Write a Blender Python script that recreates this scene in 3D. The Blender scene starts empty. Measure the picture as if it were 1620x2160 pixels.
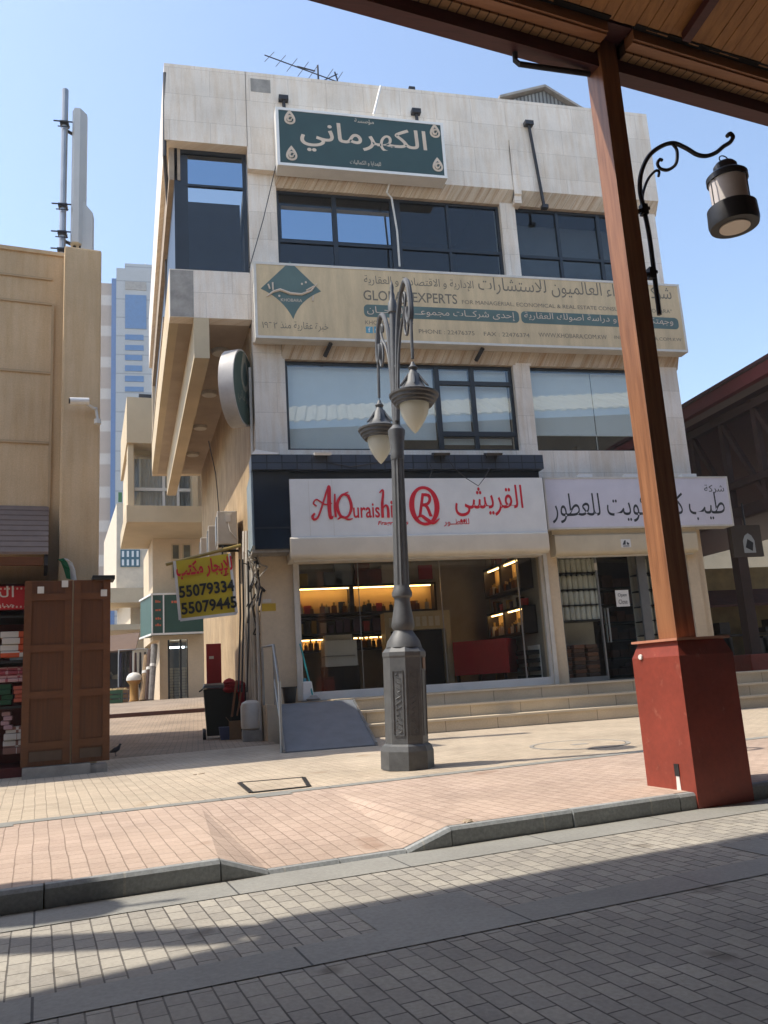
import bpy, bmesh, math, random
from mathutils import Vector, Matrix
random.seed(7)
R = math.radians
S = bpy.context.scene
COL = S.collection

# ------------------------------------------------------------------ camera
EYE = 0.95
PITCH, ROLL, YAW, FPX = R(11.584), R(-3.576), R(13.344), 1720.0
fw = Vector((math.sin(YAW)*math.cos(PITCH), math.cos(YAW)*math.cos(PITCH), math.sin(PITCH)))
rt0 = Vector((math.cos(YAW), -math.sin(YAW), 0)); up0 = rt0.cross(fw)
rt = rt0*math.cos(ROLL)+up0*math.sin(ROLL); up = up0*math.cos(ROLL)-rt0*math.sin(ROLL)
EYEP = Vector((0, 0, EYE))
cam_d = bpy.data.cameras.new('camera'); cam = bpy.data.objects.new('camera', cam_d); COL.objects.link(cam)
cam.matrix_world = Matrix(((rt.x, up.x, -fw.x, 0), (rt.y, up.y, -fw.y, 0), (rt.z, up.z, -fw.z, EYE), (0, 0, 0, 1)))
cam_d.sensor_fit = 'HORIZONTAL'; cam_d.sensor_width = 36; cam_d.lens = FPX/1620*36
cam_d.clip_start = 0.05; cam_d.clip_end = 2000
S.camera = cam

# ------------------------------------------------------------------ sky, sun, exposure
SUN_EL, SUN_AZ = R(58), R(8.5)          # the sun stands to the left, a little behind the facade
sun_dir = Vector((-math.cos(SUN_EL)*math.cos(SUN_AZ), math.cos(SUN_EL)*math.sin(SUN_AZ), math.sin(SUN_EL)))
W = bpy.data.worlds.new('World'); S.world = W; W.use_nodes = True
wn = W.node_tree; sky = wn.nodes.new('ShaderNodeTexSky'); sky.sky_type = 'NISHITA'; sky.sun_disc = False
sky.sun_elevation = SUN_EL; sky.sun_rotation = math.atan2(sun_dir.x, sun_dir.y)
sky.air_density = 1.15; sky.dust_density = 1.3; sky.ozone_density = 1.2
wn.links.new(sky.outputs[0], wn.nodes['Background'].inputs[0]); wn.nodes['Background'].inputs[1].default_value = 0.14
sl = bpy.data.lights.new('sun', 'SUN'); sl.energy = 2.9; sl.angle = R(0.53); sl.color = (1.0, 0.92, 0.79)
so = bpy.data.objects.new('sun', sl); COL.objects.link(so)
so.rotation_euler = (-sun_dir).to_track_quat('-Z', 'Y').to_euler()
S.view_settings.view_transform = 'Standard'; S.view_settings.look = 'None'
S.view_settings.exposure = 0.98; S.view_settings.gamma = 1.0; S.view_settings.use_curve_mapping = False
try:
    S.cycles.max_bounces = 8; S.cycles.transparent_max_bounces = 12; S.cycles.caustics_reflective = False
    S.cycles.use_denoising = True
except Exception:
    pass

# ------------------------------------------------------------------ points: a pixel's ray met with a known plane of the place
def ray(px, py): return rt*((px-810)/FPX)-up*((py-1080)/FPX)+fw
def onY(px, py, Y): d = ray(px, py); return EYEP+d*(Y/d.y)
def onX(px, py, X): d = ray(px, py); return EYEP+d*(X/d.x)
def onZ(px, py, Z): d = ray(px, py); return EYEP+d*((Z-EYE)/d.z)
def onP(px, py, p, n): d = ray(px, py); return EYEP+d*((Vector(p)-EYEP).dot(n)/d.dot(n))

def frame(o, deg): return Matrix.Translation(Vector(o)) @ Matrix.Rotation(R(deg), 4, 'Z')
ID = Matrix.Identity(4)
ST = frame((3.775, 5.937, 0), 9.8)       # the market street: u along it, v across it towards the shops

# ------------------------------------------------------------------ mesh helper
MW = {}
class MB:
    def __init__(s, M=ID): s.bm = bmesh.new(); s.M = M
    def poly(s, pts, flip=False):
        v = [s.bm.verts.new(Vector(p)) for p in pts]
        if flip: v.reverse()
        s.bm.faces.new(v); return s
    def hexa(s, a, b):      # a, b: matching loops
        va = [s.bm.verts.new(Vector(p)) for p in a]; vb = [s.bm.verts.new(Vector(p)) for p in b]; n = len(va)
        s.bm.faces.new(va[::-1]); s.bm.faces.new(vb)
        for i in range(n): s.bm.faces.new((va[i], va[(i+1) % n], vb[(i+1) % n], vb[i]))
        return s
    def box(s, x0, x1, y0, y1, z0, z1):
        return s.hexa([(x0, y0, z0), (x1, y0, z0), (x1, y1, z0), (x0, y1, z0)], [(x0, y0, z1), (x1, y0, z1), (x1, y1, z1), (x0, y1, z1)])
    def xz(s, pts, y0, y1): return s.hexa([(p[0], y1, p[1]) for p in pts], [(p[0], y0, p[1]) for p in pts])   # extruded along y
    def yz(s, pts, x0, x1): return s.hexa([(x0, p[0], p[1]) for p in pts], [(x1, p[0], p[1]) for p in pts])   # extruded along x
    def xy(s, pts, z0, z1): return s.hexa([(p[0], p[1], z0) for p in pts], [(p[0], p[1], z1) for p in pts])
    def bar(s, p, q, w, h=None, upv=(0, 0, 1)):
        h = h or w; p = Vector(p); q = Vector(q); d = (q-p).normalized(); r = d.cross(Vector(upv))
        if r.length < 1e-4: r = d.cross(Vector((1, 0, 0)))
        r.normalize(); u = r.cross(d)
        f = lambda c: [c-r*w/2-u*h/2, c+r*w/2-u*h/2, c+r*w/2+u*h/2, c-r*w/2+u*h/2]
        return s.hexa(f(p), f(q))
    def tube(s, pts, r, n=8, cap=True):
        pts = [Vector(p) for p in pts]; rs = r if isinstance(r, (list, tuple)) else [r]*len(pts)
        t = [(pts[min(i+1, len(pts)-1)]-pts[max(i-1, 0)]).normalized() for i in range(len(pts))]
        a = t[0].cross(Vector((0, 0, 1)))
        if a.length < 1e-3: a = t[0].cross(Vector((1, 0, 0)))
        a.normalize(); rings = []
        for i, p in enumerate(pts):
            a = (a-t[i]*a.dot(t[i])).normalized(); b = t[i].cross(a)
            rings.append([s.bm.verts.new(p+(a*math.cos(2*math.pi*k/n)+b*math.sin(2*math.pi*k/n))*rs[i]) for k in range(n)])
        for i in range(len(rings)-1):
            for k in range(n): s.bm.faces.new((rings[i][k], rings[i][(k+1) % n], rings[i+1][(k+1) % n], rings[i+1][k]))
        if cap: s.bm.faces.new(rings[0][::-1]); s.bm.faces.new(rings[-1])
        return s
    def lathe(s, prof, c, n=24, rot=0.0, ax=None):   # prof: (r, z) from bottom up
        c = Vector(c); A = ax or ID.to_3x3(); rings = []
        for r, z in prof:
            r = max(r, 0.0008)
            rings.append([s.bm.verts.new(c+A @ Vector((r*math.cos(rot+2*math.pi*k/n), r*math.sin(rot+2*math.pi*k/n), z))) for k in range(n)])
        for i in range(len(rings)-1):
            for k in range(n): s.bm.faces.new((rings[i][k], rings[i][(k+1) % n], rings[i+1][(k+1) % n], rings[i+1][k]))
        s.bm.faces.new(rings[0][::-1]); s.bm.faces.new(rings[-1])
        return s
    def build(s, name, mat, parent=None, bevel=0, smooth=False, seg=2):
        bm = s.bm
        bmesh.ops.recalc_face_normals(bm, faces=bm.faces)
        if bevel:
            bmesh.ops.bevel(bm, geom=[e for e in bm.edges if len(e.link_faces) == 2 and e.calc_face_angle(0) > 0.5], offset=bevel, segments=seg, affect='EDGES', profile=0.6, clamp_overlap=True)
        bmesh.ops.transform(bm, matrix=s.M, verts=bm.verts)
        if parent is not None: bmesh.ops.transform(bm, matrix=MW[parent.name].inverted(), verts=bm.verts)
        me = bpy.data.meshes.new(name); bm.to_mesh(me); bm.free(); me.materials.append(mat)
        if smooth:
            for p in me.polygons: p.use_smooth = True
            try: me.set_sharp_from_angle(angle=R(40))
            except Exception: pass
        o = bpy.data.objects.new(name, me); COL.objects.link(o)
        if parent is not None: o.parent = parent; MW[o.name] = MW[parent.name]
        else: MW[o.name] = ID.copy()
        return o

def tag(o, label, cat, group=None, kind=None):
    if label: o['label'] = label
    if cat: o['category'] = cat
    if group: o['group'] = group
    if kind: o['kind'] = kind
    return o
def thing(name, label, cat, loc=(0, 0, 0), deg=0, group=None):
    o = bpy.data.objects.new(name, None); COL.objects.link(o); o.location = Vector(loc); o.rotation_euler = (0, 0, R(deg))
    o.empty_display_size = 0.2; MW[o.name] = frame(loc, deg)
    return tag(o, label, cat, group)
def struct(name, mb, mat, smooth=False):
    o = mb.build(name, mat, None, 0, smooth); o['kind'] = 'structure'; return o
def dup(root, loc, deg=0, label=None, group=None):
    c = root.copy(); COL.objects.link(c); c.location = Vector(loc); c.rotation_euler = (0, 0, R(deg))
    if label: c['label'] = label
    if group: c['group'] = group
    for ch in list(root.children):
        d = ch.copy(); COL.objects.link(d); d.parent = c
        for g in ch.children:
            e = g.copy(); COL.objects.link(e); e.parent = d
    return c

# ------------------------------------------------------------------ materials
def nodes(name):
    m = bpy.data.materials.new(name); m.use_nodes = True; t = m.node_tree; return m, t, t.nodes['Principled BSDF']
def nd(t, typ, **kw):
    n = t.nodes.new(typ)
    for k, v in kw.items(): setattr(n, k, v)
    return n
def vecnode(t, kind='obj', scale=(1, 1, 1), rot=0.0):
    c = nd(t, 'ShaderNodeNewGeometry'); mp = nd(t, 'ShaderNodeMapping')
    mp.inputs['Scale'].default_value = scale; mp.inputs['Rotation'].default_value = (0, 0, rot)
    if kind == 'xz':
        sp = nd(t, 'ShaderNodeSeparateXYZ'); cb = nd(t, 'ShaderNodeCombineXYZ'); t.links.new(c.outputs['Position'], sp.inputs[0])
        ad = nd(t, 'ShaderNodeMath', operation='ADD'); t.links.new(sp.outputs[0], ad.inputs[0]); t.links.new(sp.outputs[1], ad.inputs[1])
        t.links.new(ad.outputs[0], cb.inputs[0]); t.links.new(sp.outputs[2], cb.inputs[1]); t.links.new(cb.outputs[0], mp.inputs[0])
    elif kind == 'local':
        c = nd(t, 'ShaderNodeTexCoord'); t.links.new(c.outputs['Object'], mp.inputs[0])
    else: t.links.new(c.outputs['Position'], mp.inputs[0])
    return mp.outputs[0]
def noise(t, vec, scale, detail=5, rough=0.6):
    n = nd(t, 'ShaderNodeTexNoise'); n.inputs['Scale'].default_value = scale; n.inputs['Detail'].default_value = detail; n.inputs['Roughness'].default_value = rough
    t.links.new(vec, n.inputs['Vector']); return n.outputs['Fac']
def ramp(t, fac, stops):
    r = nd(t, 'ShaderNodeValToRGB'); e = r.color_ramp.elements
    while len(e) < len(stops): e.new(0.5)
    for i, (p, c) in enumerate(stops): e[i].position = p; e[i].color = (*c, 1) if len(c) == 3 else c
    t.links.new(fac, r.inputs[0]); return r.outputs[0]
def mul(t, a, b, fac=1.0, typ='MULTIPLY'):
    m = nd(t, 'ShaderNodeMix', data_type='RGBA', blend_type=typ)
    if isinstance(fac, float): m.inputs[0].default_value = fac
    else: t.links.new(fac, m.inputs[0])
    for v, i in ((a, 6), (b, 7)):
        if isinstance(v, tuple): m.inputs[i].default_value = (*v, 1)
        else: t.links.new(v, m.inputs[i])
    return m.outputs[2]
def bump(t, b, h, st=0.3, d=0.01):
    n = nd(t, 'ShaderNodeBump'); n.inputs['Strength'].default_value = st; n.inputs['Distance'].default_value = d
    t.links.new(h, n.inputs['Height']); t.links.new(n.outputs[0], b.inputs['Normal'])
def mat(name, col, rough=0.6, metal=0.0, var=0.15, sc=3.0, bmp=0.0, stretch=(1, 1, 1), spec=0.5, fine=0.0):
    m, t, b = nodes(name); v = vecnode(t, scale=stretch); n = noise(t, v, sc)
    lo = 1-var; hi = 1+var*0.6
    c = mul(t, tuple(col), ramp(t, n, [(0.25, (lo,)*3), (0.75, (hi,)*3)]))
    if fine: c = mul(t, c, ramp(t, noise(t, v, sc*14, 3), [(0.3, (1-fine,)*3), (0.7, (1+fine,)*3)]))
    t.links.new(c, b.inputs['Base Color'])
    b.inputs['Roughness'].default_value = rough; b.inputs['Metallic'].default_value = metal; b.inputs['Specular IOR Level'].default_value = spec
    if bmp: bump(t, b, noise(t, v, sc*12, 4), bmp, 0.004)
    return m
def brick(name, c1, c2, mortar, bw, bh, ms, kind='obj', rot=0.0, offset=0.5, swap=False, wob=0.0, rough=0.75, bs=0.5, stain=0.2, streak=None, bias=0.0, patches=None, big=None, dust=None):
    m, t, b = nodes(name); v = vecnode(t, kind, rot=rot)
    if swap:
        sp = nd(t, 'ShaderNodeSeparateXYZ'); cb = nd(t, 'ShaderNodeCombineXYZ'); t.links.new(v, sp.inputs[0])
        t.links.new(sp.outputs[1], cb.inputs[0]); t.links.new(sp.outputs[0], cb.inputs[1]); v = cb.outputs[0]
    base = v
    if wob:
        nn = nd(t, 'ShaderNodeTexNoise'); nn.inputs['Scale'].default_value = 1.3; nn.inputs['Detail'].default_value = 3; t.links.new(v, nn.inputs['Vector'])
        vm = nd(t, 'ShaderNodeVectorMath', operation='MULTIPLY_ADD'); t.links.new(nn.outputs['Color'], vm.inputs[0]); vm.inputs[1].default_value = (wob, wob, 0); t.links.new(v, vm.inputs[2]); v = vm.outputs[0]
    br = nd(t, 'ShaderNodeTexBrick'); br.offset = offset; br.inputs['Color1'].default_value = (*c1, 1); br.inputs['Color2'].default_value = (*c2, 1); br.inputs['Mortar'].default_value = (*mortar, 1)
    br.inputs['Scale'].default_value = 1; br.inputs['Brick Width'].default_value = bw; br.inputs['Row Height'].default_value = bh; br.inputs['Mortar Size'].default_value = ms; br.inputs['Bias'].default_value = bias
    br.inputs['Mortar Smooth'].default_value = 0.3
    t.links.new(v, br.inputs['Vector'])
    c = br.outputs['Color']
    if stain:
        c = mul(t, c, ramp(t, noise(t, base, 0.9, 6), [(0.3, (1-stain,)*3), (0.7, (1+stain*0.5,)*3)]))
        c = mul(t, c, ramp(t, noise(t, base, 45, 3), [(0.3, (1-stain*0.6,)*3), (0.7, (1+stain*0.4,)*3)]))
    if dust:     # trodden dust lying over joints and stones alike, with a few dark scuffs
        c = mul(t, c, dust, ramp(t, noise(t, base, 1.7, 7, .7), [(.40, (0, 0, 0)), (.75, (.55,)*3)]), 'MIX')
        c = mul(t, c, ramp(t, noise(t, base, 5.5, 6, .75), [(.60, (1, 1, 1)), (.78, (.72, .70, .68))]))
    if big:      # scattered single darker spots
        c = mul(t, c, ramp(t, noise(t, base, big[0], 2), [(big[1], (1, 1, 1)), (big[1]+0.06, big[2])]))
    if streak:
        mp = nd(t, 'ShaderNodeMapping'); mp.inputs['Scale'].default_value = (5, 0.45, 1); t.links.new(base, mp.inputs[0])
        c = mul(t, c, ramp(t, noise(t, mp.outputs[0], 1.6, 6, 0.7), [(0.42, (1, 1, 1)), (0.72, streak)]))
    t.links.new(c, b.inputs['Base Color']); b.inputs['Roughness'].default_value = rough
    if bs:
        iv = nd(t, 'ShaderNodeMath', operation='SUBTRACT'); iv.inputs[0].default_value = 1; t.links.new(br.outputs['Fac'], iv.inputs[1])
        ad = nd(t, 'ShaderNodeMath', operation='MULTIPLY_ADD'); t.links.new(noise(t, base, 60, 3), ad.inputs[0]); ad.inputs[1].default_value = 0.25
        bw_ = nd(t, 'ShaderNodeRGBToBW'); t.links.new(br.outputs['Color'], bw_.inputs[0]); m2 = nd(t, 'ShaderNodeMath', operation='MULTIPLY_ADD'); t.links.new(bw_.outputs[0], m2.inputs[0]); m2.inputs[1].default_value = 2.0; t.links.new(iv.outputs[0], m2.inputs[2]); t.links.new(m2.outputs[0], ad.inputs[2])
        bump(t, b, ad.outputs[0], bs, 0.006)
    return m
def glass(name, tint=(0.75, 0.82, 0.84), ior=1.6, rough=0.0):
    m, t, b = nodes(name); t.nodes.remove(b); out = t.nodes['Material Output']
    tr = nd(t, 'ShaderNodeBsdfTransparent'); tr.inputs[0].default_value = (*tint, 1); gl = nd(t, 'ShaderNodeBsdfGlossy'); gl.inputs['Roughness'].default_value = rough; gl.inputs[0].default_value = (0.95, 0.98, 1, 1)
    lw = nd(t, 'ShaderNodeLayerWeight'); lw.inputs[0].default_value = .5; f0 = ((ior-1)/(ior+1))**2
    pw_ = nd(t, 'ShaderNodeMath', operation='POWER'); t.links.new(lw.outputs['Facing'], pw_.inputs[0]); pw_.inputs[1].default_value = 5
    fr = nd(t, 'ShaderNodeMath', operation='MULTIPLY_ADD'); t.links.new(pw_.outputs[0], fr.inputs[0]); fr.inputs[1].default_value = 1-f0; fr.inputs[2].default_value = f0
    mx = nd(t, 'ShaderNodeMixShader'); t.links.new(fr.outputs[0], mx.inputs[0]); t.links.new(tr.outputs[0], mx.inputs[1]); t.links.new(gl.outputs[0], mx.inputs[2]); t.links.new(mx.outputs[0], out.inputs[0])
    return m
def emit(name, col, st):
    m, t, b = nodes(name); b.inputs['Base Color'].default_value = (*col, 1); b.inputs['Emission Color'].default_value = (*col, 1); b.inputs['Emission Strength'].default_value = st; return m
def wood(name, c1, c2, sc=(14, 14, 0.8), rough=0.45, rotz=0.0, amp=1.0):
    m, t, b = nodes(name); v = vecnode(t, scale=sc, rot=rotz); n = noise(t, v, 1.6, 8, 0.65)
    t.links.new(ramp(t, n, [(0.3, c1), (0.7, c2)]), b.inputs['Base Color']); b.inputs['Roughness'].default_value = rough
    bump(t, b, n, 0.15, 0.003); return m

D_ = dict
m_stone = brick('travertine_cladding', (.82, .745, .65), (.74, .665, .57), (.56, .49, .41), 0.82, 0.62, 0.005, 'xz', offset=0.37, rough=0.55, bs=0.15, stain=0.16, streak=(.87, .79, .69))
m_stonev = brick('travertine_strips', (.62, .54, .43), (.55, .47, .36), (.36, .29, .22), 0.21, 0.9, 0.006, 'xz', offset=0.0, rough=0.6, bs=0.15, stain=0.2, streak=(.62, .42, .26))
m_conc = mat('bare_concrete', (.33, .31, .28), .85, var=.35, sc=5, bmp=.4)
m_concw = mat('weathered_concrete', (.34, .27, .20), .85, var=.3, sc=4, bmp=.4)
m_plast = mat('cream_plaster', (.62, .50, .35), .85, var=.12, sc=1.2, bmp=.25, fine=.05)
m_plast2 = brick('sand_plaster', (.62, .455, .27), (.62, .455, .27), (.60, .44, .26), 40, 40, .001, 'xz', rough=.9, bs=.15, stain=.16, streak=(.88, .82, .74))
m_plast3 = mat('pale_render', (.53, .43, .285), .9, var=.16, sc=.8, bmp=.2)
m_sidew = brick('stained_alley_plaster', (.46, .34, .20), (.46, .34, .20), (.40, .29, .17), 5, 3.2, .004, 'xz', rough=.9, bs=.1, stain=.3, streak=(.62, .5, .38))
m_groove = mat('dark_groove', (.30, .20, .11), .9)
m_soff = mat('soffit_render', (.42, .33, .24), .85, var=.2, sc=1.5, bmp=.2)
m_navy = mat('navy_frame', (.012, .018, .026), .35, var=.2)
m_darkmetal = mat('dark_metal', (.03, .03, .033), .45, .3, var=.3)
m_lamp = mat('grey_cast_iron', (.10, .104, .108), .55, .1, var=.3, sc=9, bmp=.15, fine=.1)
m_black = mat('black_plastic', (.012, .013, .013), .45)
m_white = mat('white_enamel', (.74, .73, .70), .4, var=.08)
m_offw = mat('aged_white', (.62, .59, .53), .5, var=.15, sc=4)
m_shut = mat('beige_shutter_metal', (.60, .52, .38), .45, var=.12, sc=3)
m_red = mat('red_lettering', (.62, .015, .03), .45)
m_dark = mat('charcoal_lettering', (.035, .04, .045), .5)
m_brn = mat('grey_brown_lettering', (.16, .135, .095), .6)
m_green = mat('dark_green_face', (.026, .058, .052), .35, var=.12)
m_teal = mat('faded_teal', (.09, .145, .132), .6)
m_gold = mat('cream_gold', (.62, .50, .38), .5)
m_tan = mat('sun_bleached_tan', (.60, .46, .27), .55, var=.22, sc=1.6, stretch=(3, 1, .5), fine=.04)
m_cyan = mat('icon_blue', (.10, .32, .42), .6)
m_redbase = mat('red_painted_steel', (.26, .046, .028), .45, var=.32, sc=1.6, bmp=.15, fine=.09)
_t = m_redbase.node_tree; _b = _t.nodes['Principled BSDF']; _s = _b.inputs['Base Color'].links[0].from_socket; _v = vecnode(_t)
_c = mul(_t, _s, (.40, .17, .12), ramp(_t, noise(_t, _v, 7, 8, .75), [(.60, (0, 0, 0)), (.70, (.5,)*3)]), 'MIX')
_c = mul(_t, _c, (.10, .03, .02), ramp(_t, noise(_t, vecnode(_t, scale=(9, 9, 1.2)), 3, 6, .7), [(.64, (0, 0, 0)), (.72, (.6,)*3)]), 'MIX'); _t.links.new(_c, _b.inputs['Base Color'])
m_post = wood('varnished_wood', (.17, .068, .031), (.36, .165, .078), sc=(16, 16, .9), rough=.4)
m_beam = wood('dark_wood', (.055, .016, .018), (.095, .03, .03), sc=(2, 20, 20), rotz=R(-9.8), rough=.5)
m_soffw = None
m_navyclad = mat('navy_cladding', (.012, .022, .036), .12, var=.3, sc=1.5)
m_bluerefl = mat('pale_blue_reflection', (.30, .38, .42), .25, var=.2, sc=2)  # pale blue puts the bluish reflection on the cladding side into the colour
m_ledge = brick('navy_ledge_tiles', (.03, .04, .06), (.045, .055, .075), (.01, .012, .015), .28, .5, .012, 'xz', offset=0, rough=.4, bs=.2, stain=.3)
m_glass = glass('tinted_glass', (.93, .955, .95), 1.75)
m_glassd = glass('dark_tinted_glass', (.70, .74, .76), 1.5)
m_glass_clear = glass('shop_glass', (.95, .97, .96), 1.6)
m_film, _t, _b = nodes('reflective_film'); _b.inputs['Base Color'].default_value = (.30, .40, .50, 1); _b.inputs['Metallic'].default_value = 1; _b.inputs['Roughness'].default_value = .06
m_blind = mat('grey_blue_blind', (.72, .76, .76), .8, var=.05)
m_room = mat('dim_room', (.09, .085, .08), .9)
m_shopwall = mat('shop_wall', (.33, .30, .26), .8)
m_tile = brick('shop_floor_tiles', (.45, .42, .37), (.40, .37, .33), (.25, .22, .2), .6, .6, .006, rough=.25, bs=.05, stain=.1)
m_shelf = mat('dark_shelf_wood', (.022, .014, .012), .4)
m_litback = mat('amber_back_panel', (.78, .52, .22), .6, var=.06)
m_lit = emit('warm_strip_light', (1.0, .60, .22), 7.0)
m_step = brick('cream_step_stone', (.60, .50, .36), (.54, .45, .32), (.30, .24, .17), .95, 2.0, .008, 'xz', offset=0, rough=.6, bs=.1, stain=.2)
m_ramp = mat('grey_ramp_paint', (.15, .165, .185), .5, var=.2, sc=4)
m_steel = mat('steel_tube', (.34, .35, .36), .35, .7, var=.2)
m_slate = brick('grey_slate', (.31, .305, .28), (.26, .26, .24), (.07, .07, .07), 1.0, 3, .006, rot=R(-9.8), rough=.6, bs=.2, stain=.22)
m_kerb = brick('blue_grey_kerb', (.30, .32, .33), (.24, .26, .27), (.36, .36, .34), .9, 5, .008, rot=R(-9.8), rough=.7, bs=.3, stain=.35)
SR = R(-9.8)
m_road = brick('grey_setts', (.42, .39, .335), (.30, .28, .25), (.10, .09, .08), .14, .088, .004, rot=SR, offset=.5, swap=True, wob=.02, rough=.8, bs=.8, stain=.25, big=(2.2, .66, (.62, .6, .58)), dust=(.36, .335, .29))
m_pink = brick('pink_pavers', (.51, .39, .315), (.435, .325, .26), (.27, .195, .15), .15, .10, .004, rot=SR, offset=.5, swap=True, wob=.035, rough=.8, bs=.7, stain=.22, big=(1.6, .68, (.8, .74, .7)), dust=(.52, .40, .31))
m_cream = brick('cream_pavers', (.51, .42, .315), (.43, .35, .265), (.29, .235, .175), .15, .10, .004, rot=SR, offset=.5, swap=True, wob=.035, rough=.8, bs=.7, stain=.22, big=(1.6, .68, (.85, .8, .75)), dust=(.53, .45, .34))
m_alley = brick('alley_bricks', (.36, .28, .205), (.30, .23, .17), (.13, .10, .075), .2, .1, .008, offset=.5, rough=.85, bs=.5, stain=.3)
m_door = wood('brown_door_wood', (.065, .021, .006), (.115, .038, .010), sc=(18, 18, .8), rough=.5)
m_doorr = wood('brown_door_rail', (.09, .030, .009), (.135, .047, .013), sc=(3, 3, 9), rough=.5)
m_sand = mat('dusty_ground', (.42, .36, .28), .9)

# ------------------------------------------------------------------ Arabic shaping (joined letter forms, laid out from right to left)
_AR = {}
_c = 0xFE80
for ch, n in zip('ءآأؤإئابةتثجحخدذرزسشصضطظعغفقكلمنهوىي', (1, 2, 2, 2, 2, 4, 2, 4, 2, 4, 4, 4, 4, 4, 2, 2, 2, 2, 4, 4, 4, 4, 4, 4, 4, 4, 4, 4, 4, 4, 4, 4, 4, 2, 2, 4)):
    _AR[ch] = (_c, n); _c += n
_LA = {'آ': 0xFEF5, 'أ': 0xFEF7, 'إ': 0xFEF9, 'ا': 0xFEFB}
def arabic(s):
    words = []
    for w in s.split(' '):
        out = []; prev = False; i = 0
        while i < len(w):
            c = w[i]
            if c == 'ـ': out.append(c); prev = True; i += 1; continue
            if c == 'ل' and i+1 < len(w) and w[i+1] in _LA:
                out.append(chr(_LA[w[i+1]]+(1 if prev else 0))); prev = False; i += 2; continue
            if c not in _AR: out.append(c); prev = False; i += 1; continue
            b, n = _AR[c]; nx = i+1 < len(w) and (w[i+1] in _AR and w[i+1] != 'ء' or w[i+1] == 'ـ')
            if n == 1: f = 0; prev = False
            elif n == 2: f = 1 if prev else 0; prev = False
            else: f = (3 if nx else 1) if prev else (2 if nx else 0); prev = nx
            out.append(chr(b+f)); i += 1
        words.append(''.join(out[::-1]))
    return ' '.join(words[::-1])
def text(body, o, w, h, mt, parent, r=(1, 0, 0), u=(0, 0, 1), ext=0.0, shear=0.0, bold=0.0, name='lettering', space=1.0):
    cu = bpy.data.curves.new('tmp', 'FONT'); cu.body = body; cu.shear = shear; cu.offset = bold; cu.resolution_u = 3; cu.space_character = space
    to = bpy.data.objects.new('tmp', cu); COL.objects.link(to); bpy.context.view_layer.update()
    me = to.evaluated_get(bpy.context.evaluated_depsgraph_get()).to_mesh()
    vs = [v.co.copy() for v in me.vertices]; fs = [tuple(p.vertices) for p in me.polygons]
    to.evaluated_get(bpy.context.evaluated_depsgraph_get()).to_mesh_clear(); bpy.data.objects.remove(to); bpy.data.curves.remove(cu)
    par = list(range(len(vs)))
    def fd(a):
        while par[a] != a: par[a] = par[par[a]]; a = par[a]
        return a
    for f in fs:
        for q in f[1:]:
            x, y = fd(f[0]), fd(q)
            if x != y: par[x] = y
    ids = {}
    x0 = min(v.x for v in vs); x1 = max(v.x for v in vs); y0 = min(v.y for v in vs); y1 = max(v.y for v in vs)
    kx = w/(x1-x0); ky = (h/(y1-y0)) if h else kx
    r = Vector(r).normalized(); u = Vector(u).normalized(); n = r.cross(u); o = Vector(o)
    mb = MB(); bv = []
    for i, v in enumerate(vs):
        k = ids.setdefault(fd(i), len(ids)) % 5
        bv.append(mb.bm.verts.new(o+r*((v.x-(x0+x1)/2)*kx)+u*((v.y-(y0+y1)/2)*ky)+n*(0.004+ext+k*0.0006)))
    for f in fs:
        try: mb.bm.faces.new([bv[i] for i in f])
        except ValueError: pass
    if ext:
        fcs = list(mb.bm.faces); g = bmesh.ops.extrude_face_region(mb.bm, geom=fcs, use_keep_orig=True)
        bmesh.ops.translate(mb.bm, vec=-n*(ext), verts=[v for v in g['geom'] if isinstance(v, bmesh.types.BMVert)])
    bm = mb.bm
    if parent is not None: bmesh.ops.transform(bm, matrix=MW[parent.name].inverted(), verts=bm.verts)
    me = bpy.data.meshes.new(name); bm.to_mesh(me); bm.free(); me.materials.append(mt)
    ob = bpy.data.objects.new(name, me); COL.objects.link(ob); ob.parent = parent; MW[ob.name] = MW[parent.name]
    return ob

# ================================================================== SETTING
struct('ground', MB().box(-500, 500, -500, 700, -1.2, -0.4), m_sand)
KV = -0.25                                             # kerb face, across the street
mb = MB(ST); mb.box(-32, 40, -16, KV, -0.39, -0.12); struct('road', mb, m_road)
mb = MB(ST)
mb.poly([(-32, -0.60, -.116), (40, -0.60, -.116), (40, KV, -.116), (-32, KV, -.116)])
mb.poly([(-32, -1.89, -.116), (40, -1.89, -.116), (40, -1.63, -.116), (-32, -1.63, -.116)])
for u0, u1 in ((-3.35, -2.75), (-1.05, -.45), (1.3, 1.9)):
    mb.poly([(u0, -1.63, -.116), (u1, -1.63, -.116), (u1, -1.25, -.116), (u0, -1.25, -.116)])
struct('slate_paving_band', mb, m_slate)
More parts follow.
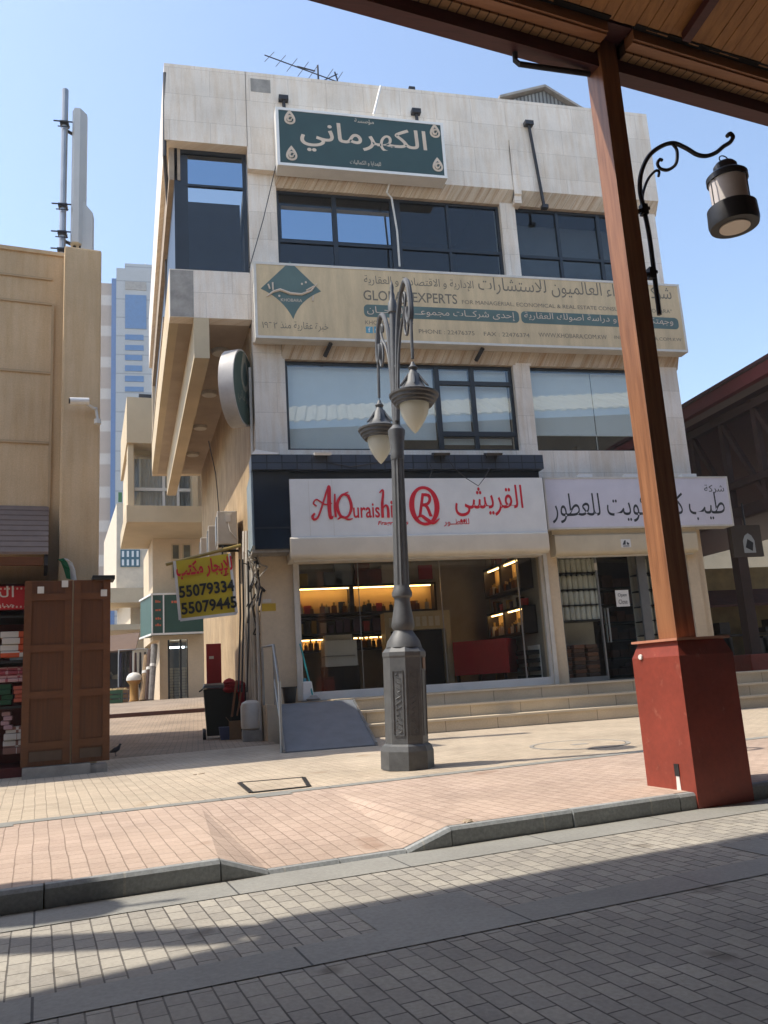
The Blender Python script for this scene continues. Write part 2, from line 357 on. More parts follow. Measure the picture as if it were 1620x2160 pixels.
# dropped kerb between two ramped kerb stones
u_of = lambda px, py: (ST.inverted() @ onZ(px, py, -0.12)).x
ua, ub, uc, ud = u_of(455, 1850), u_of(560, 1840), u_of(868, 1805), u_of(965, 1790)
kz = lambda u: 0.0 if u <= ua or u >= ud else (-.095 if ub <= u <= uc else (-.095*(u-ua)/(ub-ua) if u < ub else -.095*(ud-u)/(ud-uc)))
us = [-32]+[ua-.93*i for i in range(9, 0, -1)]+[ua, ub, (ub+uc)/2, uc, ud]+[ud+.93*i for i in range(1, 12) if ud+.93*i < 3.3]+[3.48]; rk = random.Random(9)
mb = MB(ST)
for a, b in zip(us[:-1], us[1:]):
    j, o_ = .004, rk.uniform(-.006, .006); h_ = rk.uniform(-.003, .003); f0, f1 = KV+o_, KV+o_+rk.uniform(-.004, .004)
    mb.hexa([(a+j, f0, -.38), (b-j, f1, -.38), (b-j, f1, kz(b)-.02+h_), (a+j, f0, kz(a)-.02+h_)], [(a+j, -.185, -.38), (b-j, -.185, -.38), (b-j, -.185, kz(b)+h_), (a+j, -.185, kz(a)+h_)])
    mb.hexa([(a+j, f0, kz(a)-.0199+h_), (b-j, f1, kz(b)-.0199+h_), (b-j, -.186, kz(b)-.0199+h_), (a+j, -.186, kz(a)-.0199+h_)], [(a+j, f0+.016, kz(a)+h_), (b-j, f1+.016, kz(b)+h_), (b-j, -.186, kz(b)+h_+.0005), (a+j, -.186, kz(a)+h_+.0005)])
mb.box(3.48, 40, KV, -.185, -.38, 0)
struct('kerb', mb, m_kerb)
mb = MB(ST)
for a, b in zip(us[:-1], us[1:]):
    mb.poly([(a, -.185, kz(a)), (b, -.185, kz(b)), (b, 1.9, 0), (a, 1.9, 0)])
mb.poly([(3.48, -.185, 0), (40, -.185, 0), (40, 1.9, 0), (3.48, 1.9, 0)])
mb.poly([(-32, 1.9, 0), (40, 1.9, 0), (40, 2.30, 0), (-32, 2.30, 0)])
struct('pink_pavement', mb, m_pink)
mb = MB(ST)
mb.poly([(-32, 2.28, .004), (40, 2.28, .004), (40, 2.44, .004), (-32, 2.44, .004)])
for a, b in ((-2.95, -2.62), (-5.2, -4.9)): mb.poly([(a, 2.18, .0045), (b, 2.18, .0045), (b, 2.28, .0045), (a, 2.28, .0045)])
struct('slate_strip', mb, m_slate)
mb = MB(ST); mb.poly([(-32, 2.30, 0), (40, 2.30, 0), (40, 8.6, 0), (-32, 8.6, 0)]); struct('cream_pavement', mb, m_cream)
# the alley climbs behind the shops; the side street on the right stays level
e = lambda u: ST @ Vector((u, 8.6, 0))
A0, A1 = e(-32), e(40)
k1 = lambda X: A0.y+(A1.y-A0.y)*(X-A0.x)/(A1.x-A0.x)
mb = MB()
mb.poly([(-25, k1(-25), 0), (1.3, k1(1.3), 0), (1.3, 18, 0), (-25, 18, 0)])
mb.poly([(-25, 18, 0), (1.3, 18, 0), (1.3, 24.3, .36), (-25, 24.3, .36)])
struct('alley', mb, m_alley)
mb = MB()
mb.poly([(-25, 24.55, .47), (1.3, 24.55, .47), (1.3, 31, .71), (-25, 31, .71)])
mb.poly([(-25, 31, .71), (1.3, 31, .71), (1.3, 160, .9), (-25, 160, .9)])
struct('alley_upper_pavement', mb, m_alley)
struct('alley_step', MB().box(-25, 1.3, 24.3, 24.55, -.3, .465), mat('dark_red_kerb_stone', (.075, .028, .022), .7))
mb = MB(); mb.poly([(10.5, k1(10.5), 0), (38, k1(38), 0), (60, 90, 0), (10.5, 90, 0)]); struct('side_street', mb, m_cream)

# ================================================================== MAIN BUILDING
FY = 15.3                                              # facade plane
F = lambda px, py, y=FY: onY(px, py, y)
AD = Vector((-math.sin(R(4.5)), math.cos(R(4.5)), 0))  # the alley's direction
XL, XR, ZT = 1.17, 10.55, 13.72
BLD = thing('office_building', 'three storey cream stone building with dark windows and a projecting corner over the alley', 'building', (5.5, FY, 0))
def alley_box(mb, x0, x1, y0, y1, z0, z1):             # a box whose sides run along the alley
    sx = lambda y: AD.x/AD.y*(y-FY)
    mb.hexa([(x0+sx(y0), y0, z0), (x1+sx(y0), y0, z0), (x1+sx(y1), y1, z0), (x0+sx(y1), y1, z0)],
            [(x0+sx(y0), y0, z1), (x1+sx(y0), y0, z1), (x1+sx(y1), y1, z1), (x0+sx(y1), y1, z1)])
w3 = [(F(585, 470).x, F(1058, 470).x), (F(1090, 480).x, 10.0)]
w2 = [(F(604, 850).x, F(1091, 860).x), (F(1126, 860).x, 10.02)]
Z3a, Z3b, Z2a, Z2b = 9.30, 11.14, 5.44, 7.33
mb = MB()
mb.box(XL, w3[0][0], FY, FY+.4, 7.33, 11.9)
mb.box(XL, w2[0][0], FY+.002, FY+.4, 4.85, 7.33)
mb.box(w3[0][1], w3[1][0], FY, FY+.4, 7.33, 11.4); mb.box(w2[0][1], w2[1][0], FY+.002, FY+.4, 5.44, 7.33)
mb.box(w3[1][1], XR, FY, FY+.4, 7.33, 11.4); mb.box(w2[1][1], XR, FY+.002, FY+.4, 4.85, 7.33)
for a, b in w3: mb.box(a, b, FY+.003, FY+.4, 7.5, Z3a)
mb.box(w2[0][0], w2[1][1], FY+.001, FY+.4, 4.85, Z2a)
mb.build('front_wall', m_stone, BLD)
# parapet, its side return above the alley, and the stained sloping heads below each cladding band
mb = MB(); mb.box(XL-.002, XR+.05, FY-.15, FY+.45, 11.42, ZT); alley_box(mb, -.5, XL-.002, FY-.15, FY+.45, 11.93, ZT)
alley_box(mb, -.5, -.2, FY+.45, FY+12.2, 11.93, ZT); mb.box(XR-.3, XR+.05, FY+.45, 28, 11.42, ZT)
mb.build('parapet', m_stone, BLD)
mb = MB()
for z0, z1, y in ((Z3b, 11.42, FY-.15), (Z2b, 7.62, FY-.10)):
    mb.yz([(y, z1), (FY+.25, z1), (FY+.25, z0), (FY+.02, z0)], XL+.56, XR+.04)
mb.build('stained_window_head', m_stonev, BLD)
mb = MB(); mb.box(XL, XR, FY-.10, FY-.001, 7.62, 9.30); mb.build('spandrel', m_stone, BLD)
# bare patch where tiles have fallen
a, b = F(528, 165, FY-.15), F(571, 197, FY-.15)
MB().box(a.x, b.x, FY-.154, FY-.149, b.z, a.z).build('bare_concrete_patch', m_conc, BLD)
# pilaster stub below the parapet between the two top windows
a = F(1068, 312); b = F(1085, 395)
MB().yz([(FY-.19, a.z+.08), (FY-.149, a.z+.08), (FY-.149, 11.1), (FY+.1, 11.1), (FY-.19, 11.3)], a.x, a.x+.17).build('pilaster', m_stone, BLD)
# body behind the facade: side walls, back, floors
mb = MB()
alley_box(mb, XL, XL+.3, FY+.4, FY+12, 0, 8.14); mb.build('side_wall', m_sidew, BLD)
MB().box(XR-.3, XR, FY+.4, 28, 0, 11.42).build('side_wall', m_plast2, BLD)
mb = MB(); mb.box(XL-.5, XR, 27.8, 28.1, 0, ZT-1); mb.build('back_wall', m_plast, BLD)
mb = MB()
for z in (4.55, 8.2, 11.95): mb.box(XL+.02, XR-.31, FY+.42, 27.7, z, z+.28)
mb.build('floor_slab', m_room, BLD)
mb = MB()
for z0, z1 in ((4.83, 8.2), (8.48, 11.95)):
    mb.box(XL+.1, XR-.35, FY+3.2, FY+3.35, z0, z1)
    for x in (XL+.32, XR-.45, 6.75): mb.box(x, x+.1, FY+.45, FY+3.2, z0, z1)
mb.build('inner_wall', m_room, BLD)
# ---- corner bay over the alley
bx0 = -.42
mb = MB(); alley_box(mb, bx0, XL-.003, FY, FY+.3, 8.14, 9.16); mb.build('bay_spandrel', m_stone, BLD)
a = F(358, 600).x; b = F(408, 600).x
MB().box(a+.01, b, FY-.004, FY+.01, 8.15, 9.14).build('bare_concrete_panel', m_conc, BLD)
mb = MB(); alley_box(mb, bx0, bx0+.18, FY+.3, FY+12.1, 8.14, 9.16); mb.build('bay_fascia', m_plast3, BLD)
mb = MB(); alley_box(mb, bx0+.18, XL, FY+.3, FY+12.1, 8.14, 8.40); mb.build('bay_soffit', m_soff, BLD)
c0, c1 = .037, .33
mb = MB(); alley_box(mb, c0, c1, FY+.004, FY+11.7, 7.295, 8.138); mb.build('soffit_beam', m_plast3, BLD)
mb = MB(); alley_box(mb, -.40, -.18, FY+.1, FY+12, 11.2, 11.93); alley_box(mb, -.44, -.30, FY+2.5, FY+12, 9.16, 9.3); mb.build('bay_side_lintel', m_concw, BLD)
mb = MB(); alley_box(mb, -.30, -.24, FY+.1, FY+12, 9.16, 11.93); mb.build('bay_side_glazing', m_navy, BLD)
mb = MB(); alley_box(mb, -.40, XL, FY+12.1, FY+12.4, 8.14, 11.93); mb.build('bay_end_wall', m_plast, BLD)
for i, y in enumerate((1.6, 4.2, 6.9, 9.6)):
    x = .72+AD.x/AD.y*y
    MB().lathe([(.17, 8.06), (.2, 8.10), (.2, 8.139)], (x, FY+y, 0), 20).build('soffit_light', m_offw, BLD, smooth=True)
# bay window
W = thing
def window(x0, x1, z0, z1, y, vert, horiz, glassm, fw_=.06, film=(), th=.07, rails=()):
    """one window of the building: frame with its bars, and a pane per opening"""
    mb = MB()
    mb.box(x0, x0+fw_, y, y+th, z0, z1); mb.box(x1-fw_, x1, y, y+th, z0, z1)
    mb.box(x0+fw_, x1-fw_, y, y+th, z1-fw_, z1); mb.box(x0+fw_, x1-fw_, y, y+th, z0, z0+fw_)
    for x, w in vert: mb.box(x-w/2, x+w/2, y-.012, y+th-.004, z0+fw_, z1-fw_)
    for z, w, xa, xb in horiz: mb.box(xa, xb, y-.006, y+th-.008, z-w/2, z+w/2)
    f = mb.build('window', m_navy, BLD)
    MB().box(x0+fw_, x1-fw_, y+.03, y+.04, z0+fw_, z1-fw_).build('pane', glassm, f)
    for xa, xb, za, zb in film: MB().box(xa, xb, y+.018, y+.028, za, zb).build('pane', m_film, f)
    return f
yb = FY+.12
p = lambda px, py: F(px, py, yb)
# bay: dark pane with a small reflecting upper light
l, r_ = -.30, XL-.02
f = window(l, r_, 9.16, 11.93, yb, [], [(11.12, .05, l+.2, r_-.06)], m_glassd, .08, [(p(384, 360).x, p(511, 360).x, 11.16, 11.72)])
MB().box(l+.08, l+.26, yb+.004, yb+.06, 9.2, 11.8).build('dark_panel', m_navy, f)
MB().box(-.2, XL-.05, FY+2.0, FY+2.1, 9.0, 11.93).build('inner_wall', m_room, BLD)
MB().box(-.2, XL-.05, FY+.35, FY+2.0, 8.42, 9.0).build('floor_slab', m_room, BLD)
# top windows
x0, x1 = w3[0]
v = [(p(706, 470).x, .09), (p(835, 480).x, .22), (p(946, 480).x, .06)]
tz = p(706, 514).z
window(x0, x1, Z3a, Z3b, yb, v, [(tz, .07, x0+.06, x1-.06)], m_glassd, .06,
       [(x0+.1, v[0][0]-.06, tz+.06, p(640, 437).z), (v[0][0]+.06, v[1][0]-.13, tz+.06, p(760, 447).z)])
MB().box(x0+.1, v[1][0]-.13, yb+.012, yb+.02, p(640, 436).z, Z3b-.42).build('roller_blind', mat('dim_blind', (.10, .095, .09), .8), BLD)
x0, x1 = w3[1]
window(x0, x1, Z3a, Z3b, yb, [(p(1178, 500).x, .07), (p(1264, 500).x, .08)], [(p(1178, 545).z, .07, x0+.06, x1-.06)], m_glassd)
MB().box(x0+.1, x1-.1, yb+.6, yb+.62, Z3a+.4, Z3b-.05).build('roller_blind', mat('dull_blind', (.26, .25, .24), .8), BLD)
# first floor windows with pale blinds
x0, x1 = w2[0]
vm = p(925, 850).x; vm2 = p(1000, 850).x
f = window(x0, x1, Z2a, Z2b, yb, [(vm, .1), (vm2, .09)], [(p(960, 808).z, .09, vm, x1-.06), (p(960, 915).z, .10, vm, x1-.06)], m_glass)
mb = MB(); zz = p(960, 912).z
for xa, xb, za in ((x0+.06, p(803, 850).x, Z2a+.06), (p(806, 850).x, vm-.05, Z2a+.30), (vm+.06, vm2-.05, zz), (vm2+.05, x1-.08, zz)): mb.box(xa, xb, yb+.16, yb+.175, za, Z2b-.05)
mb.box(vm+.06, x1-.08, yb+.16, yb+.175, Z2a+.2, Z2a+.33)
mb.build('roller_blind', m_blind, BLD)
x0, x1 = w2[1]
window(x0, x1, Z2a, Z2b, yb, [], [], m_glass, .05)
mb = MB(); zb = p(1220, 912).z; xm = p(1258, 850).x
mb.box(x0+.05, xm-.01, yb+.16, yb+.175, zb, Z2b-.05); mb.box(xm+.01, x1-.05, yb+.155, yb+.17, zb, Z2b-.05)
mb.box(x0+.05, x1-.05, yb+.15, yb+.19, zb-.03, zb); mb.build('roller_blind', m_blind, BLD)
MB().box(xm-.01, xm+.01, yb+.17, yb+.175, Z2a+.06, zb-.03).build('blind_cord', m_offw, BLD)
mb = MB()
for x, z in ((x0+.6, .5), (x0+1.25, .62), (x0+1.75, .35)): mb.box(x, x+.45, yb+.6, yb+.9, Z2a-.3, Z2a-.3+z)
mb.build('desk_clutter', m_room, BLD)
# ---- ground floor piers and shop shells
SFZ = .66
xp0, xp1 = 1.17, 1.85
mb = MB(); mb.box(xp0, xp1, FY+.03, FY+.42, 0, 4.849); mb.build('left_pier', m_plast, BLD)
xc0, xc1 = F(1158, 1300).x, F(1186, 1300).x
mb = MB(); mb.box(xc0+.02, xc1, FY-.02, FY+.42, 0, 4.849); mb.build('middle_pier', m_plast, BLD)
xq0 = F(1455, 1250).x; 
mb = MB(); mb.box(xq0, xq0+.26, FY-.06, FY+.42, 0, 3.35); mb.box(xq0+.26, XR, FY, FY+.42, 0, 4.849); mb.build('right_pier', m_plast, BLD)
mb = MB(); mb.box(xp1, xc0+.02, FY+.03, FY+.42, 3.28, 4.849); mb.box(xc1, xq0, FY+.03, FY+.42, 3.28, 4.849); mb.build('shop_lintel', m_offw, BLD)
# shop floors, ceilings, walls
SB = 18.7
mb = MB(); mb.box(xp1, XR-.31, FY+.43, SB, SFZ-.4, SFZ); mb.build('shop_floor', m_tile, BLD)
mb = MB(); mb.box(xp1, xc0+.02, SB, SB+.2, SFZ, 4.5); mb.box(xp1-.15, xp1-.01, FY+.43, SB, SFZ, 4.5); mb.box(xc0+.05, xc0+.2, FY+.43, SB, SFZ, 4.5)
mb.box(xp1, xc0+.05, FY+.43, SB, 3.7, 3.8); mb.build('shop_wall', m_shopwall, BLD)
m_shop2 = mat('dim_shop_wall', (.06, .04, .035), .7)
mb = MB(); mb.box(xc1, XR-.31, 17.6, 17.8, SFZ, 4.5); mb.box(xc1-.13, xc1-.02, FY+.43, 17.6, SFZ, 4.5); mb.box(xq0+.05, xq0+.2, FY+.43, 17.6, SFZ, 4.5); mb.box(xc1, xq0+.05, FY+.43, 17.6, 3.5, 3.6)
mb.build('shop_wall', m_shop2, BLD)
# shop fronts
G = lambda px, py: onY(px, py, FY+.12)
gz0, gz1 = SFZ+.14, 3.30
mb = MB(); fx = [xp1+.01, G(1155, 1300).x]
mb.box(fx[0], fx[0]+.06, FY+.1, FY+.18, SFZ, gz1); mb.box(fx[1]-.06, fx[1], FY+.1, FY+.18, SFZ, gz1); mb.box(fx[0]+.06, fx[1]-.06, FY+.1, FY+.18, SFZ-.01, gz0)
f = mb.build('shop_front', m_white, BLD)
xg = G(1100, 1300).x
MB().box(fx[0]+.06, fx[1]-.06, FY+.13, FY+.142, gz0, gz1).build('pane', m_glass_clear, f)
for x, w in ((xg, .012), (G(935, 1300).x, .006), (G(760, 1300).x, .006)): MB().box(x-w, x+w, FY+.12, FY+.155, gz0, gz1).build('joint_strip', m_steel, f)
# second shop: fixed panes either side of a glass door standing ajar
y2 = FY+.14; g0, g1 = xc1+.04, xq0-.02
d0, d1 = G(1272, 1300).x, G(1358, 1300).x
mb = MB(); mb.box(g0, g0+.05, y2, y2+.06, SFZ, 3.25)
mb.box(g0+.05, d0, y2, y2+.06, SFZ, SFZ+.09); mb.box(d0-.03, d0, y2, y2+.06, SFZ+.09, 3.25); mb.box(d1, d1+.2, y2, y2+.06, SFZ, 3.25); mb.box(g1-.05, g1, y2, y2+.06, SFZ, 3.25)
f = mb.build('shop_front', m_steel, BLD)
MB().box(g0+.05, d0-.03, y2+.02, y2+.032, SFZ+.09, 3.25).build('pane', m_glass_clear, f)
MB().box(d1+.2, g1-.05, y2+.02, y2+.032, SFZ+.09, 3.25).build('pane', m_glass_clear, f)
DR = MB(frame((d0+.02, y2+.03, 0), 8)); DR.box(0, d1-d0-.04, 0, .012, SFZ+.03, 3.2); d = DR.build('glass_door', m_glass_clear, BLD)
DH = MB(frame((d0+.02, y2+.03, 0), 8)); DH.tube([(.1, -.05, SFZ+.75), (.1, -.05, SFZ+1.45)], .018); DH.tube([(.1, .05, SFZ+.75), (.1, .05, SFZ+1.45)], .018); DH.build('handle', m_steel, d)
mb = MB(); mb.box(d0-.06, d0, y2-.01, y2+.02, 2.9, 3.05); mb.build('door_closer', m_offw, f)
# entrance steps
mb = MB()
XS0, XS1 = 2.35, 12.2
for k in range(3):
    mb.box(XS0+.0, XS1, FY-1.4+.36*k, FY+.13 if k == 2 else FY-1.4+.36*k+.36, -.1, .22*(k+1)-(.004 if k == 2 else 0))
STEPS = thing('entrance_steps', 'three long cream stone steps along the front of the two perfume shops', 'steps', (6.5, FY-1.4, 0))
mb.build('stone_step', m_step, STEPS)
mb = MB()
for k in range(3): mb.box(XS0+.0, XS1, FY-1.42+.36*k, FY-1.4+.36*k-.001, .22*(k+1)-.035, .22*(k+1)-(.006 if k == 2 else .001))
mb.build('nosing', mat('step_nosing', (.62, .53, .40), .6, var=.15), STEPS)
mb = MB(); mb.box(1.2, XS0-.002, FY-.35, FY+.03, -.1, SFZ-.02); mb.build('landing', m_plast, STEPS)
mb = MB(); mb.lathe([(1.1, -.05), (1.1, .22)], (XS1+.1, FY-.3, 0), 40); mb.lathe([(.74, .2), (.74, .44)], (XS1+.1, FY-.3, 0), 40); mb.build('rounded_step_end', m_step, STEPS)

# ================================================================== SIGNS AND FITTINGS ON THE FACADE
def sign_box(root, x0, x1, z0, z1, yf, yb_, face, rim=.05, frm=None):
    mb = MB()
    mb.box(x0, x1, yf+.004, yb_, z0, z1)
    mb.box(x0, x0+rim, yf-.012, yf+.003, z0, z1); mb.box(x1-rim, x1, yf-.012, yf+.003, z0, z1)
    mb.box(x0+rim, x1-rim, yf-.012, yf+.003, z1-rim, z1); mb.box(x0+rim, x1-rim, yf-.012, yf+.003, z0, z0+rim)
    mb.build('cabinet', frm or m_white, root)
    MB().box(x0+rim, x1-rim, yf-.003, yf+.002, z0+rim, z1-rim).build('face', face, root)
# --- green roof sign
yk = FY-.15-.36
K = lambda px, py: onY(px, py, yk)
kx0, kx1, kz0, kz1 = K(583, 290).x, K(938, 310).x, K(760, 362).z, K(760, 243).z
SG = thing('roof_sign', 'dark green lit box sign with large cream Arabic lettering high on the stone parapet', 'sign', ((kx0+kx1)/2, yk, kz0))
sign_box(SG, kx0, kx1, kz0, kz1, yk, FY-.152, m_green, .06)
o = lambda px, py, d=.0: K(px, py)
text(arabic('الكهرماني'), K(769, 297), K(902, 300).x-K(636, 300).x, kz1-kz0-.62, m_gold, SG, bold=.012)
text(arabic('مؤسسة'), K(768, 257), .42, None, m_gold, SG)
text(arabic('للهدايا و الكماليات'), K(771, 345), .66, .12, m_gold, SG)
def drop(c, h, parent, m1, m2):
    """a filigree drop: outer outline, ring and an inner heart"""
    pts = []
    for i in range(28):
        t = 2*math.pi*i/28; s_ = (1-math.cos(t))/2; x = .34*math.sin(t)*(1-s_)**.55*1.25; z = -.45+.95*s_
        pts.append((c.x+x*h, c.z-(-z)*h if False else c.z+z*h))
    k = MB(); k.xz(pts, c.y-.012, c.y-.004); q = k.build('drop_emblem', m1, parent)
    k = MB(); k.xz([(c.x+(x-c.x)*.62, c.z-.06*h+(z-c.z)*.6) for x, z in pts], c.y-.016, c.y-.013); k.build('emblem_core', m2, q)
    k = MB()
    for i in range(3): k.tube([(c.x+.16*h*math.cos(a_)*(1-.2*i), c.y-.018, c.z-.1*h+.2*h*math.sin(a_)*(1-.25*i)) for a_ in [j*.5+i for j in range(10)]], .010*h/.3, 5)
    k.build('emblem_scroll', m1, q)
for px, py in ((611, 248), (615, 324), (917, 277), (923, 348)): drop(K(px, py), .36, SG, m_gold, m_green)
# brackets and pipes on the parapet
yp = FY-.15
for n_, (px, py, ln) in enumerate(((598, 205, .38), (878, 233, .32), (1116, 258, 2.1))):
    a = onY(px, py, yp-.1)
    lab = ('rusty T shaped bracket above the start of the green sign', 'rusty T shaped bracket above the end of the green sign', 'long thin rusty iron arm leaning on the parapet beside the stub pilaster')[n_]
    br = thing('sign_bracket', lab, 'bracket', (a.x, yp, a.z-ln), 0, 'iron sign brackets on the parapet')
    MB().box(a.x-.1, a.x+.1, yp-.13, yp, a.z-.06, a.z+.04).build('head', m_darkmetal, br)
    mb = MB(); e_ = Vector((a.x+(.02 if ln < 1 else .16), yp-.06, a.z-ln)); mb.bar((a.x, yp-.07, a.z-.06), e_, .05); 
    if ln > 1: mb.box(e_.x-.06, e_.x+.08, yp-.12, yp-.001, e_.z-.03, e_.z+.05)
    mb.build('arm', m_darkmetal, br)
a, b = onY(803, 182, yp-.06), onY(788, 242, yp-.2)
tag(MB().tube([a, a*.5+b*.5, b], .028).build('conduit', m_white), 'white plastic pipe running from the roof edge down to the green sign', 'pipe')
a = onY(868, 190, yp+.2); MBX = MB().box(a.x-.07, a.x+.07, a.y-.06, a.y+.06, ZT-.1, a.z+.05); tag(MBX.build('roof_fixture', m_darkmetal), 'small dark box on top of the parapet above the green sign', 'box')
a, m_, b = onY(822, 385, yp-.02), onY(826, 418, yp-.05), onY(843, 562, FY-.3)
tag(MB().tube([a, m_+Vector((-.1, 0, .12)), m_, m_*.5+b*.5+Vector((.03, -.02, 0)), b], .022).build('cable', m_offw), 'white cable hanging from the green sign down to the wide tan sign', 'cable')
a, b = onY(583, 345, FY-.2), onY(526, 565, FY-.05)
tag(MB().tube([a, a*.5+b*.5+Vector((0, 0, -.1)), b], .010, 5).build('wire', m_darkmetal), 'thin dark wire from the green sign to the tan sign corner', 'wire')
# --- wide tan sign
yg = FY-.10-.28
K = lambda px, py: onY(px, py, yg)
gx0, gx1, gz0_, gz1_ = K(537, 640).x, K(1444, 690).x, K(1000, 728).z, K(1000, 577).z
GS = thing('wide_sign', 'wide sun bleached tan box sign with grey lettering and a green diamond across the facade', 'sign', ((gx0+gx1)/2, yg, gz0_))
sign_box(GS, gx0, gx1, gz0_, gz1_, yg, FY-.102, m_tan, .05, m_offw)
fy = yg-.0035
def wtext(s, pxa, pxb, pyc, h, m=m_brn, root=GS, KK=None, off=None, **kw):
    KK = KK or K; a, b = KK(pxa, pyc), KK(pxb, pyc); c = KK((pxa+pxb)/2, pyc)+(off or Vector())
    return text(s, c, b.x-a.x, h, m, root, **kw)
wtext(arabic('شركة الخبراء العالميون للاستشارات'), 1016, 1420, 612, .40)
wtext(arabic('الإدارية و الاقتصادية و العقارية'), 770, 1000, 598, .25)
wtext('GLOBAL EXPERTS', 768, 965, 627, .22, bold=.01)
wtext('FOR MANAGERIAL, ECONOMICAL & REAL ESTATE CONSULTANCY "KHOBARA"', 983, 1422, 648, .105)
def pill(pxa, pxb, py, h):
    a, b = K(pxa, py), K(pxb, py); z = K((pxa+pxb)/2, py).z; r = .09; pts = []
    for cx_, cz_, s in ((b.x-r, z+h/2-r, 0), (a.x+r, z+h/2-r, 1), (a.x+r, z-h/2+r, 2), (b.x-r, z-h/2+r, 3)):
        pts += [(cx_+r*math.cos(math.pi/2*s+math.pi/2*j/5), cz_+r*math.sin(math.pi/2*s+math.pi/2*j/5)) for j in range(6)]
    MB().xz(pts, yg-.006, yg-.003).build('text_bar', m_teal, GS)
pill(768, 1094, 662, .27); pill(1100, 1430, 676, .27)
PO = Vector((0, -.006, 0))
wtext(arabic('إحدى شركــات مجموعــة الفرحــان'), 778, 1088, 662, .2, m_gold, off=PO)
wtext(arabic('وجهتكم لتقييم و دراسة اصولك العقارية'), 1110, 1422, 675, .22, m_gold, off=PO)
wtext('KHOBARA GROUP', 771, 872, 682, .085)
wtext('PHONE : 22476375', 884, 1001, 701, .09); wtext('FAX : 22476374', 1021, 1117, 706, .09); wtext('WWW.KHOBARA.COM.KW', 1137, 1280, 709, .10); wtext('INFO@KHOBARA.COM.KW', 1297, 1438, 715, .10)
for px in (779, 796):
    c = K(px, 696); MB().box(c.x-.07, c.x+.07, yg-.006, yg-.003, c.z-.07, c.z+.07).build('icon', m_cyan, GS)
text('f', K(779, 696)+Vector((0, -.004, 0)), .05, .1, m_white, GS)
c = K(796, 696); mb = MB()
for i in range(12):
    a1, a2 = math.pi*2*i/12, math.pi*2*(i+1)/12
    mb.poly([(c.x+r_*math.cos(t_), yg-.0075, c.z+r_*math.sin(t_)) for r_, t_ in ((.045, a1), (.045, a2), (.028, a2), (.028, a1))])
mb.build('icon_ring', m_white, GS)
wtext(arabic('خبرة عقارية منذ')+'', 592, 693, 689, .2); wtext('١٩٦٢', 553, 585, 686, .13)
# diamond emblem with its swash and words
c = K(614, 612); hw, hh = .60, .62; pts = [(c.x, c.z+hh)]
pts += [(c.x+hw*t, c.z+hh*(1-t)) for t in (.5, 1)]
def qb(p0, p1, p2, n=8): return [((1-t)**2*p0[0]+2*t*(1-t)*p1[0]+t*t*p2[0], (1-t)**2*p0[1]+2*t*(1-t)*p1[1]+t*t*p2[1]) for t in [i/n for i in range(1, n+1)]]
pts += qb((c.x+hw, c.z), (c.x+.16, c.z-.2), (c.x+.02, c.z-hh)) + qb((c.x+.02, c.z-hh), (c.x-.16, c.z-.2), (c.x-hw, c.z))+[(c.x-hw*.5, c.z+hh*.5)]
EM = MB().xz(pts, yg-.007, yg-.003).build('diamond_emblem', m_teal, GS)
sw = [(c.x+x, yg-.012, c.z+z) for x, z in ((-.48, -.16), (-.36, -.06), (-.22, -.01), (-.02, -.08), (.2, -.09), (.4, .0), (.52, .16))]
MB().tube(sw, [.014, .024, .03, .03, .026, .022, .008], 6).build('swash', m_gold, EM)
for t_ in ((-.36, -.02, -.36, .14), (-.42, .0, -.45, .1), (.3, .0, .46, .1), (.44, -.1, .42, -.22)): MB().tube([(c.x+t_[0], yg-.012, c.z+t_[1]), (c.x+t_[2], yg-.012, c.z+t_[3])], .018, 6).build('swash_stroke', m_gold, EM)
mb = MB()
for x, z in ((.3, .18), (.22, .14), (-.24, -.14)): mb.lathe([(.022, 0), (.022, .008)], (c.x+x, yg-.008, c.z+z), 8, ax=Matrix.Rotation(R(90), 3, 'X'))
mb.build('swash_dot', m_gold, EM)
text('KHOBARA', Vector((c.x, yg-.004, c.z-.22)), .42, .065, m_gold, EM)
mb = MB()
for px, py in ((690, 722), (1010, 740)):
    a = onY(px, py, FY-.2); mb = MB().bar((a.x+.06, FY-.3, gz0_-.02), (a.x-.04, FY-.08, gz0_-.22), .06); mb.build('support_strut', m_darkmetal, GS)
# --- navy clad canopy around the first shop
yc = FY-.55
K = lambda px, py: onY(px, py, yc)
cx0 = K(535, 1050).x; cx1 = K(1141, 970).x
CN = thing('shop_canopy', 'dark navy clad box canopy wrapped around the red lettered perfume shop front', 'canopy', ((cx0+cx1)/2, yc, 3.4))
zt_ = K(800, 962).z; zl = K(800, 990).z; zb_ = K(575, 1158).z
xs = K(611, 1050).x
mb = MB(); mb.box(cx0, xs, yc, FY+.02, zb_, zl-.02); mb.box(xs, cx1-.05, yc+.06, FY+.02, 4.0, zl-.02); mb.build('cladding', m_navyclad, CN)
MB().box(cx0+.01, xs, yc-.004, yc+.01, zb_+.38, zb_+.41).build('joint', m_navy, CN)
MB().box(cx0-.03, cx1, yc-.1, FY+.0, zl-.02, zt_).build('ledge', m_ledge, CN)
MB().box(cx0-.04, cx0-.003, yc+.03, FY+.75, zb_+.08, zl-.04).build('side_panel', m_bluerefl, CN)
MB().box(cx0-.05, xs-.02, yc+.04, FY, zb_-.05, zb_-.001).build('underside', m_conc, CN)
a = K(570, 960); mb = MB().xz([(cx0-.02, zt_), (cx0+.45, zt_), (cx0+.5, zt_+.02), (cx0+.05, zt_+.09)], yc-.12, yc-.02); mb.build('flashing', m_white, CN)
